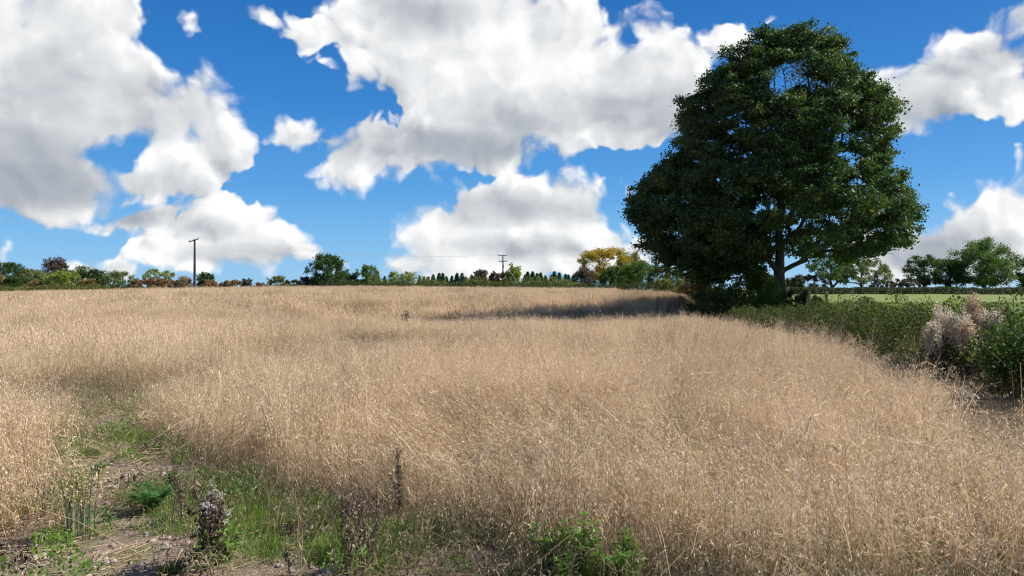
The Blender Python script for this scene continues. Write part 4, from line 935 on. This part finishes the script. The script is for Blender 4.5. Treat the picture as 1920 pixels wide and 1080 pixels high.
# green grass in the track
X, Y = jitter_cells(-6, 6, 2.4, 12, .11, rg); sd = poly_sd(X, Y, TRACKW)
f = vnoise(X, Y, .55, 41) * .7 + vnoise(X, Y, .17, 42) * .45 - .6 * pebz(X, Y)
for px, row, r, a_ in ((520, 985, .55, .45), (740, 1020, .42, .5), (630, 1040, .3, .4), (300, 930, .5, .2), (430, 925, .5, .3), (230, 880, .5, .2), (60, 1030, .4, .1), (1500, 1075, 1.2, .35), (1800, 1070, .8, .4), (230, 1000, .4, .15), (380, 1040, .35, .15)):
    gx_, gy_ = px_ground(px, row); f = f + a_ * np.exp(-((X - gx_) ** 2 + (Y - gy_) ** 2) / r ** 2)
for px, row, r, a_ in ((200, 900, .55, .45), (330, 1060, .4, .3), (90, 1070, .5, .4), (170, 790, .6, .3), (640, 1075, .25, .4), (880, 1050, .3, .4)):
    gx_, gy_ = px_ground(px, row); f = f - a_ * np.exp(-((X - gx_) ** 2 + (Y - gy_) ** 2) / r ** 2)
k = in_view(X, Y, 1) & ((sd < .25) | ((Y < 4.9) & (X > 1))) & (f > .50 + rg.random(len(X)) * .30)
P, rot, sc, idx = place(X[k], Y[k], rg, 5, .6, 1.3); print('green', k.sum())
scatter('green_grass', P, rot, sc, idx, grass_c, 'fresh green grass growing on the bare ground at the front left', 'grass')
# low broad weeds: track, thin places, hollow
X, Y = jitter_cells(-32, 14, 2.4, 60, .3, rg); sd = poly_sd(X, Y, TRACKW); th = thinness(X, Y)
k = in_view(X, Y, 1) & (((sd < .1) & (rg.random(len(X)) < .5 * (vnoise(X, Y, .6, 44) > .4))) | (rg.random(len(X)) < th * .75 * (vnoise(X, Y, 1.2, 46) > .35)))
X, Y = X[k], Y[k]; P, rot, sc, idx = place(X, Y, rg, 5, .8, 1.7); sc *= (1 + np.clip(Y - 12, 0, 60) / 22)[:, None] ** .5 * np.array([1, 1, 1.5]); print('weeds', len(X))
scatter('ground_weeds', P, rot, sc, idx, weed_c, 'low green weeds on the bare and thin places of the field', 'weeds')
# dull grasses: hedge margin, track edges, thin places
X, Y = jitter_cells(-34, 16, 2.4, 60, .27, rg); sd = poly_sd(X, Y, TRACKW); hd = hedge_d(X, Y); th = thinness(X, Y)
pr = .85 * np.exp(-((hd + 2.3) / 1.1) ** 2) + .35 * (np.abs(sd) < .3) + .20 * (sd < 0) + .5 * th + .22 * (vnoise(X, Y, 2.5, 52) > .62) + .35 * np.exp(-(((X + 5.5) / 3.5) ** 2 + ((Y - 19) / 5.) ** 2)) + .4 * np.exp(-(((X + 6.2) / 1.8) ** 2 + ((Y - 11.5) / 1.6) ** 2))
k = in_view(X, Y, 2) & (rg.random(len(X)) < pr * (1 - 2.2 * pebz(X, Y)).clip(0, 1)) & (hd < -.7); X, Y = X[k], Y[k]
P, rot, sc, idx = place(X, Y, rg, 5, .7, 1.25, .9); sc *= (1 + np.clip(Y - 14, 0, 60) / 30)[:, None] ** .5 * (1 - .45 * smooth(-3.6, -2.8, hedge_d(X, Y)))[:, None]; print('dull', len(X))
scatter('dry_weeds', P, rot, sc, idx, dull_c, 'dull grey brown dry weeds along the foot of the hedge and edges of the track', 'weeds')
# bits of fallen straw on the soil
litter_c = collection('litter')
for i in range(4):
    rgl = np.random.default_rng(1200 + i); n_ = 26; A_ = np.concatenate([rgl.normal(size=(n_, 2)) * .10, rgl.uniform(.004, .03, (n_, 1))], 1); a_ = rgl.random(n_) * 6.283; L_ = rgl.uniform(.05, .22, n_)
    E_ = A_ + np.stack([np.cos(a_) * L_, np.sin(a_) * L_, rgl.normal(size=n_) * .012], 1); E_[:, 2] = np.abs(E_[:, 2]); V, Fq = tubes(A_, E_, np.full(n_, .0022), np.full(n_, .0016), 3)
    o = Bag().add(V, Fq, rnd=np.repeat(rgl.random(n_), 6), head=.6).build('litter_%02d' % i, MAT['straw'], link=False); litter_c.objects.link(o)
X2, Y2 = jitter_cells(-7, 6, 2.4, 12.5, .2, rg); sd2 = poly_sd(X2, Y2, TRACKW); k = (sd2 < .2) & in_view(X2, Y2, .6) & (rg.random(len(X2)) < (.15 + .6 * vnoise(X2, Y2, .8, 71)) * (1 - 1.7 * pebz(X2, Y2))); X2, Y2 = X2[k], Y2[k]; n = len(X2)
scatter('straw_litter', np.stack([X2, Y2, ground_z(X2, Y2)], 1), rg.random((n, 3)) * [.1, .1, 6.28], np.ones((n, 3)) * rg.uniform(.7, 1.4, (n, 1)), rg.integers(0, 4, n), litter_c, 'broken bits of dry straw lying on the bare soil of the track', 'straw')
# arching long grass at the foot of the hedge and round the oak
X, Y = jitter_cells(4, 18, 8, 50, .55, rg); hd = hedge_d(X, Y)
k = (rg.random(len(X)) < .8 * np.exp(-((hd + 1.35) / .45) ** 2) * (vnoise(X, Y, 2.2, 55) > .33)); X, Y = X[k], Y[k]
P, rot, sc, idx = place(X, Y, rg, 4, .75, 1.15); sc *= (1 + np.clip(Y - 14, 0, 60) / 30)[:, None] ** .4; print('long', len(X))
scatter('long_grass', P, rot, sc, idx, long_c, 'long arching straw coloured grass along the foot of the bramble hedge', 'grass')
# pale tall grass bank at the end of the field by the orange bush
bank_c = collection('bank_tufts')
for i in range(4): oat_tuft('bank_%02d' % i, 780 + i, 60, .5, .8, 1.25, .011, 6, .06, .5, MAT['straw'], .22, 4, 1.7, cp=bank_c)
n = 420; X = rg.normal(size=n) * 1.7 + at(1232, 60); Y = rg.normal(size=n) * 2.6 + 61; k = (X < 14.2); X, Y = X[k], Y[k]
P, rot, sc, idx = place(X, Y, rg, 4, .85, 1.1, .95)
scatter('pale_tall_grass', P, rot, sc, idx, bank_c, 'bank of pale tall grass at the end of the field beside the orange bush', 'grass')
# short rough grass of the meadow close behind the hedge
X, Y = jitter_cells(8, 60, 8, 75, .5, rg); hd = hedge_d(X, Y); k = (hd > 1.2) & in_view(X, Y, 3) & (rg.random(len(X)) < .55); X, Y = X[k], Y[k]
P, rot, sc, idx = place(X, Y, rg, 5, 1.4, 2.6, .5); print('meadow', len(X))
scatter('meadow_grass', P, rot, sc, idx, grass_c, 'short grass of the green meadow behind the bramble hedge', 'grass')

# ------------------------------------------------------------------ stones
t = NT('stone'); nz = t.noise(26, 6, .7); oi = t.n('ShaderNodeObjectInfo').outputs['Random']
base = t.ramp(oi, [(0, c(.22, .15, .12)), (.35, c(.34, .25, .20)), (.65, c(.42, .36, .31)), (1, c(.52, .36, .28))])
MAT['stone'] = t.done(t.principled(t.mix(t.math('MULTIPLY', nz, .6), base, c(.14, .11, .09)), .85, .2, nz, .006))
def stone_mesh(seed, flat=.6):
    import bmesh
    rg_ = np.random.default_rng(seed); bm = bmesh.new(); bmesh.ops.create_icosphere(bm, subdivisions=3, radius=.5)
    ks = rg_.normal(size=(5, 3)) * 2.6; ph = rg_.random(5) * 6; sx_ = rg_.uniform(.75, 1.15)
    cut = unit(rg_.normal(size=(5, 3))); cd = rg_.uniform(.3, .44, 5)
    for v in bm.verts:
        p = np.array(v.co); p *= 1 + sum(.05 * math.sin(float(k_ @ p) * 2 + f_) for k_, f_ in zip(ks, ph))
        for q, d_ in zip(cut, cd):
            e_ = float(p @ q) - d_
            if e_ > 0: p = p - q * e_ * .85
        v.co = p * [1, sx_, flat]
    V = np.array([v.co[:] for v in bm.verts]); Fq = np.array([[v.index for v in f_.verts] for f_ in bm.faces]); bm.free(); return V, Fq
peb_c = collection('pebbles_src')
for i in range(6):
    V, Fq = stone_mesh(800 + i, .6); o = mesh('pebble_%02d' % i, V, Fq, MAT['stone'], link=False, smooth_f=True); peb_c.objects.link(o)
X, Y = jitter_cells(-5.5, 3.5, 2.6, 11.5, .05, rg); sd = poly_sd(X, Y, TRACKW); pv = np.zeros(len(X)) + .05
for px, row, r, a_ in ((235, 905, .6, .55), (210, 880, .5, .5), (280, 890, .4, .4), (60, 1065, .6, .5), (180, 1060, .5, .35), (600, 1065, .4, .35), (165, 795, .5, .5), (185, 840, .5, .4), (330, 1010, .4, .25), (870, 1055, .4, .2), (260, 1020, .4, .25)):
    gx_, gy_ = px_ground(px, row); pv = np.maximum(pv, a_ * np.exp(-((X - gx_) ** 2 + (Y - gy_) ** 2) / r ** 2))
k = (sd < .05) & in_view(X, Y, .5) & (rg.random(len(X)) < pv); X, Y = X[k], Y[k]; n = len(X); s = .012 + .045 * rg.random(n) ** 2.6; print('pebbles', n)
scatter('pebbles', np.stack([X, Y, ground_z(X, Y) + s * .12], 1), rg.random((n, 3)) * [.5, .5, 6.28], np.stack([s, s, s], 1), rg.integers(0, 6, n), peb_c, 'small pinkish and grey pebbles strewn over the bare soil of the track', 'pebbles')
for i, (px, row, w, lab) in enumerate([
    (185, 822, 17, 'round pinkish grey stone at the far end of the bare track'), (176, 829, 13, 'small dark stone in front of the round pinkish one'),
    (238, 893, 15, 'brownish stone in the middle of the pebbly patch'), (214, 912, 16, 'flat pale stone lying on the pebbly patch'),
    (202, 942, 12, 'small tan stone below the pebbly patch'), (72, 1045, 32, 'flat pink stone near the bottom left corner'),
    (108, 1024, 20, 'reddish stone behind the flat pink stone at the bottom left'), (262, 1062, 24, 'pale pink stone near the bottom edge, right of the oat plant'),
    (620, 1066, 34, 'half buried tan stone in front of the bright green grass tuft'), (306, 888, 12, 'small grey stone at the right of the pebbly patch'),
    (312, 1024, 17, 'dark grey stone between the thistle and the green weed'), (186, 905, 12, 'small white stone at the left of the pebbly patch')]):
    gx_, gy_ = px_ground(px, row + w * .2, gz(*px_ground(px, row))); V, Fq = stone_mesh(850 + i, .55); s = w / F * gy_ * 1.15
    o = mesh('stone', V * s, Fq, MAT['stone'], smooth_f=True); o.location = (gx_, gy_, gz(gx_, gy_) + s * .1); o.rotation_euler = (0, 0, i * 1.3); tag(o, lab, 'stone', 'loose stones on the bare track')

# ------------------------------------------------------------------ single plants at the front
def dead_stalk(px, base, top, label, seed, name='dead_stalk', cat='dead plant', n=1, w=0, dens=1.0, mat='deadstalk', lean=0.0, group='dead dock stalks'):
    """upright brown stalks carrying whorls of papery seed"""
    gx_, gy_ = px_ground(px, base, gz(*px_ground(px, base))); H = (base - top) / F * gy_; rg = np.random.default_rng(seed); root = empty(name, ground_pt(gx_, gy_), label, cat, group); wd = w / F * gy_
    for q in range(n):
        h = H * (1 if q == 0 else rg.uniform(.5, .97)); bx_ = 0 if n == 1 else rg.uniform(-.5, .5) * wd * .6; tx_ = bx_ + (lean if n == 1 else rg.normal() * .12) * h; m = 7; tt = np.linspace(0, 1, m)
        P = np.stack([bx_ + (tx_ - bx_) * tt + rg.normal(size=m) * .006, rg.normal() * .1 * h * tt + rg.normal(size=m) * .006 + (0 if n == 1 else rg.uniform(-.1, .1)), h * tt], 1); P[0, 2] = -.03
        b = Bag(); V, Fq = tubes(P[:-1], P[1:], np.linspace(.0055, .003, m - 1), np.linspace(.005, .002, m - 1), 5); b.add(V, Fq, rnd=.3)
        nb = int(7 * h / .5); u = rg.uniform(.3, .9, nb); j = (u * (m - 1)).astype(int); A = P[j]; dv = rg.normal(size=(nb, 3)); dv[:, 2] = np.abs(dv[:, 2]) + 1.6; B_ = A + unit(dv) * (rg.uniform(.05, .15, nb) * h / .5)[:, None]
        V, Fq = tubes(A, B_, np.full(nb, .0022), np.full(nb, .0012), 3); b.add(V, Fq, rnd=.3); b.build('stalk', MAT[mat], root)
        ns = int(420 * dens * h / .5); f_ = rg.uniform(.3, 1.0, ns) * (m - 1); jj = np.clip(f_.astype(int), 0, m - 2); fr = (f_ - jj)[:, None]; Q = P[jj] * (1 - fr) + P[jj + 1] * fr + rg.normal(size=(ns, 3)) * .010
        k = rg.random(ns) < .5; bi = rg.integers(0, nb, ns); fu = rg.random((ns, 1)); Q2 = A[bi] * (1 - fu) + B_[bi] * fu + rg.normal(size=(ns, 3)) * .006; Q = np.where(k[:, None], Q, Q2)
        V, Fq, rr_ = leaves(Q, .014, rg, None, .7); Bag().add(V, Fq, rnd=rr_).build('seed_head', MAT[mat], root)
    return root
dead_stalk(748, 1000, 838, 'tall single dark brown dead stalk standing at the edge of the oats', 900, dens=1.5)
dead_stalk(664, 1065, 893, 'broad cluster of dead brown stalks left of the tall single stalk', 901, n=12, w=120, dens=.28)
dead_stalk(343, 980, 872, 'grey cluster of dead stalks behind the green bushy weed', 902, n=6, w=50, dens=.35)
dead_stalk(541, 1085, 1028, 'short dead stalk near the bottom edge between the thistle and the bright green tuft', 903)
dead_stalk(764, 1078, 1036, 'tiny dead stalk at the bottom edge below the tall single stalk', 904, mat='deadstalk')
dead_stalk(372, 960, 905, 'single thin dead stalk just behind the thistle', 905, dens=.5)
for i, (px, D, w, top, n, lab) in enumerate([(852, 39, 26, 577, 9, 'dark cluster of dead stalks in the middle of the field, tallest there'), (762, 38, 22, 582, 7, 'low dark cluster of dead stalks left of the tallest mid-field cluster'), (1234, 53, 10, 552, 4, 'small dead thistle in front of the pale tall grass'),
      (1255, 50, 16, 560, 6, 'dark dead stalks at the edge of the shaded hollow'), (402, 96, 12, 541, 5, 'dark dead stalks on the far slope right of the utility pole'), (488, 27, 8, 637, 4, 'small dead weed standing in the oats left of the thin patch')]):
    base = 540 + (CAMZ - gz(at(px, D), D)) / D * F; rg_ = np.random.default_rng(930 + i); x = at(px, D); root = empty('dead_thistle', ground_pt(x, D), lab, 'dead plant', 'dead weeds standing in the field'); H = CAMZ + (540 - top) / F * D - gz(x, D); W = w / F * D
    A = np.stack([rg_.uniform(-.5, .5, n) * W, rg_.uniform(-.3, .3, n) * W, np.zeros(n)], 1); B_ = A + np.stack([rg_.normal(size=n) * .1, rg_.normal(size=n) * .1, H * rg_.uniform(.8, 1, n)], 1)
    V, Fq = tubes(A, B_, np.full(n, .012), np.full(n, .008), 4); Bag().add(V, Fq, rnd=.2).build('stalk', MAT['deadstalk'], root)
    m = n * 40; j = rg_.integers(0, n, m); u = rg_.uniform(.55, 1.0, m)[:, None]; Q = A[j] * (1 - u) + B_[j] * u + rg_.normal(size=(m, 3)) * .07; V, Fq, rr_ = leaves(Q, .06, rg_, None, .6); Bag().add(V, Fq, rnd=rr_).build('seed_head', MAT['deadstalk'], root)

def fern_plant(px, base, top, w, label, seed, mat='weed', name='leafy_weed', ns=9, per=16, leaf=.03, group='leafy green weeds at the front'):
    """feathery leaved weed: stems carrying pinnate leaves"""
    gx_, gy_ = px_ground(px, base, 0); H = (base - top) / F * gy_ * 1.15; W = w / F * gy_; rg = np.random.default_rng(seed); root = empty(name, ground_pt(gx_, gy_), label, 'wild plant', group)
    a = rg.random(ns) * 6.283; r = W * .5 * np.sqrt(rg.random(ns)) * .9; T_ = np.stack([r * np.cos(a), r * np.sin(a), H * (1 - .35 * (r / (W * .5 + 1e-6))) * rg.uniform(.7, 1, ns)], 1); m = 6; tt = np.linspace(0, 1, m)
    P = np.stack([T_[:, :1] * tt ** 1.4, T_[:, 1:2] * tt ** 1.4, T_[:, 2:] * tt ** .8], 2); a0, b0 = P[:, :-1].reshape(-1, 3), P[:, 1:].reshape(-1, 3)
    V, Fq = tubes(a0, b0, np.full(len(a0), .004), np.full(len(a0), .003), 4); Bag().add(V, Fq, rnd=.5).build('stem', MAT[mat], root)
    bag = Bag()
    n = ns * per; i = np.repeat(np.arange(ns), per); u = rg.uniform(.1, 1.0, n); f_ = u * (m - 1); j = np.clip(f_.astype(int), 0, m - 2); fr = (f_ - j)[:, None]; Q = P[i, j] * (1 - fr) + P[i, j + 1] * fr
    az_ = rg.random(n) * 6.283; d = unit(np.stack([np.cos(az_), np.sin(az_), rg.uniform(.1, .8, n)], 1)); L = (.035 + .07 * np.sin(np.pi * np.minimum(u + .1, 1)) * (H / .35)) * rg.uniform(.7, 1.2, n)
    sd_ = unit(np.cross(d, [0, 0, 1.])); nl = 7
    for q in range(nl):
        f = (q + 1) / nl
        for sg in (-1, 1):
            p0 = Q + d * (L * f)[:, None] - np.array([0, 0, 1.]) * (L * f * f * .35)[:, None]; dl = unit(d * .55 + sd_ * sg * (1 if q < nl - 1 else .25) + rg.normal(size=(n, 3)) * .22); ll = (leaf * (1.15 - .5 * f) * rg.uniform(.7, 1.2, n))[:, None]
            s2 = unit(np.cross(dl, [0, 0, 1.]) + rg.normal(size=(n, 3)) * .3); bag.add(np.stack([p0, p0 + dl * ll * .5 + s2 * ll * .22, p0 + dl * ll, p0 + dl * ll * .5 - s2 * ll * .22], 1), np.arange(4 * n).reshape(-1, 4), rnd=np.repeat(rg.random(n) * .6 + .2 + .2 * f, 4))
    bag.build('foliage', MAT[mat], root); return root
fern_plant(1038, 1100, 972, 100, 'leafy green weed, left one of the clump at the bottom edge under the oats', 950)
fern_plant(1092, 1112, 966, 70, 'leafy green weed, tallest middle one of the clump at the bottom edge', 951, ns=6)
fern_plant(1165, 1122, 1012, 130, 'leafy green weed, broad low right one of the clump at the bottom edge', 952, ns=12)
fern_plant(1075, 1125, 1040, 90, 'low leafy green weed at the very bottom edge in front of the tall one', 955, ns=8)
fern_plant(284, 970, 908, 104, 'low bushy blue green weed beside the pebbly patch', 953, 'blueweed', ns=15, leaf=.022)
fern_plant(322, 925, 893, 44, 'small blue green weed behind the grey dead stalks', 954, 'blueweed', ns=7, leaf=.022)
fern_plant(186, 893, 870, 36, 'small green weed at the far left end of the pebbly patch', 956, 'weed', ns=7, leaf=.022)
fern_plant(110, 945, 915, 40, 'small dark green weed at the foot of the oats on the left', 957, 'weed', ns=7, leaf=.022)
fern_plant(420, 1052, 1000, 90, 'low green leafy weed growing at the foot of the thistle', 958, 'weed', ns=10, leaf=.03)
# bright green grass tufts
for i, (px, base, w, top, lab) in enumerate([(628, 1052, 78, 1000, 'bright green grass tuft in front of the cluster of dead stalks'), (410, 1060, 56, 1030, 'small bright green grass tuft in front of the thistle'), (318, 1078, 60, 1050, 'small bright green grass tuft at the bottom edge left of the thistle'), (735, 1040, 90, 1000, 'green grass tuft below the tall single dead stalk')]):
    gx_, gy_ = px_ground(px, base); H = (base - top) / F * gy_; rg_ = np.random.default_rng(970 + i); P, h_ = curve_stalks(rg_, 320, w / F * gy_ * .32, H * .7, H * 1.25, .65, 5, .5); sd_ = unit(np.concatenate([rg_.normal(size=(320, 2)), np.zeros((320, 1))], 1))
    V, Fq = ribbons(P, np.array([.8, 1, .9, .6, .08])[None] * .0045 * rg_.uniform(.7, 1.3, (320, 1)), sd_); root = empty('grass_tuft', ground_pt(gx_, gy_), lab, 'grass tuft', 'green grass tufts at the front'); Bag().add(V, Fq, rnd=np.repeat(rg_.random(320), 10)).build('blades', MAT['grass'], root)
# greenish oat plant at the left
gx_, gy_ = px_ground(150, 1015); H = 150 / F * gy_; rg_ = np.random.default_rng(990); root = empty('oat_plant', ground_pt(gx_, gy_), 'upright oat plant with grey green stems and yellow husks standing alone at the left', 'oat plant')
P, h_ = curve_stalks(rg_, 44, .09, H * .75, H, .10, 6, .1); sd_ = unit(np.concatenate([rg_.normal(size=(44, 2)), np.zeros((44, 1))], 1)); V, Fq = ribbons(P, np.full((44, 6), .0055), sd_)
MAT['oatstem'] = leaf_mat('oat_stem', [c(.10, .13, .09), c(.17, .2, .13), c(.3, .3, .16)], .2); MAT['husk'] = leaf_mat('oat_husk', [c(.34, .25, .10), c(.55, .43, .2), c(.7, .58, .32)], .3, tcol=c(1, 1, 1))
Bag().add(V, Fq, rnd=np.repeat(rg_.random(44), 12)).build('stem', MAT['oatstem'], root)
n = 900; i = rg_.integers(0, 44, n); u = rg_.uniform(.6, 1.05, n); f = u * 5; j = np.clip(f.astype(int), 0, 4); fr = (f - j)[:, None]; Q = P[i, j] * (1 - fr) + P[i, j + 1] * fr + rg_.normal(size=(n, 3)) * .022; V, Fq, rr_ = leaves(Q, .022, rg_, np.array([0, 0, -1.]) * np.ones((n, 3)), .35); Bag().add(V, Fq, rnd=rr_).build('husk', MAT['husk'], root)
# the thistle gone to seed
gx_, gy_ = px_ground(392, 1065); rg_ = np.random.default_rng(991); root = empty('seeding_thistle', ground_pt(gx_, gy_), 'withered thistle with white seed down and curled dead leaves', 'thistle'); H = 155 / F * gy_; ns = 11
a = rg_.random(ns) * 6.283; r = rg_.random(ns) * .13; T_ = np.stack([r * np.cos(a) + .02, r * np.sin(a), H * rg_.uniform(.55, 1, ns)], 1); A = T_ * [.2, .2, 0]
V, Fq = tubes(A, T_, np.full(ns, .006), np.full(ns, .003), 5); Bag().add(V, Fq, rnd=.4).build('stem', MAT['deadleaf'], root)
n = 900; i = rg_.integers(0, ns, n); u = rg_.uniform(.05, .95, n)[:, None]; Q = A[i] * (1 - u) + T_[i] * u + rg_.normal(size=(n, 3)) * .035; V, Fq, rr_ = leaves(Q, .045, rg_, None, .35, .2, .3); Bag().add(V, Fq, rnd=rr_).build('foliage', MAT['deadleaf'], root)
n = 260; i = rg_.integers(0, ns, n); u = rg_.uniform(0., .6, n)[:, None]; Q = A[i] * (1 - u) + T_[i] * u + rg_.normal(size=(n, 3)) * .05; Q[:, 2] = np.abs(Q[:, 2]); V, Fq, rr_ = leaves(Q, .05, rg_, None, .35, .2); Bag().add(V, Fq, rnd=rr_).build('foliage', MAT['weed'], root)
for q in range(ns):
    for e_ in range(3):
        ce = T_[q] * (1 - .12 * e_) + rg_.normal(size=3) * .02 * e_; m = 46; V, Fq, rr_ = leaves(ce + rg_.normal(size=(m, 3)) * .011, .016, rg_, None, .3); Bag().add(V, Fq, rnd=rr_).build('seed_head', MAT['thistledown' if (q + e_) % 3 else 'deadleaf'], root)
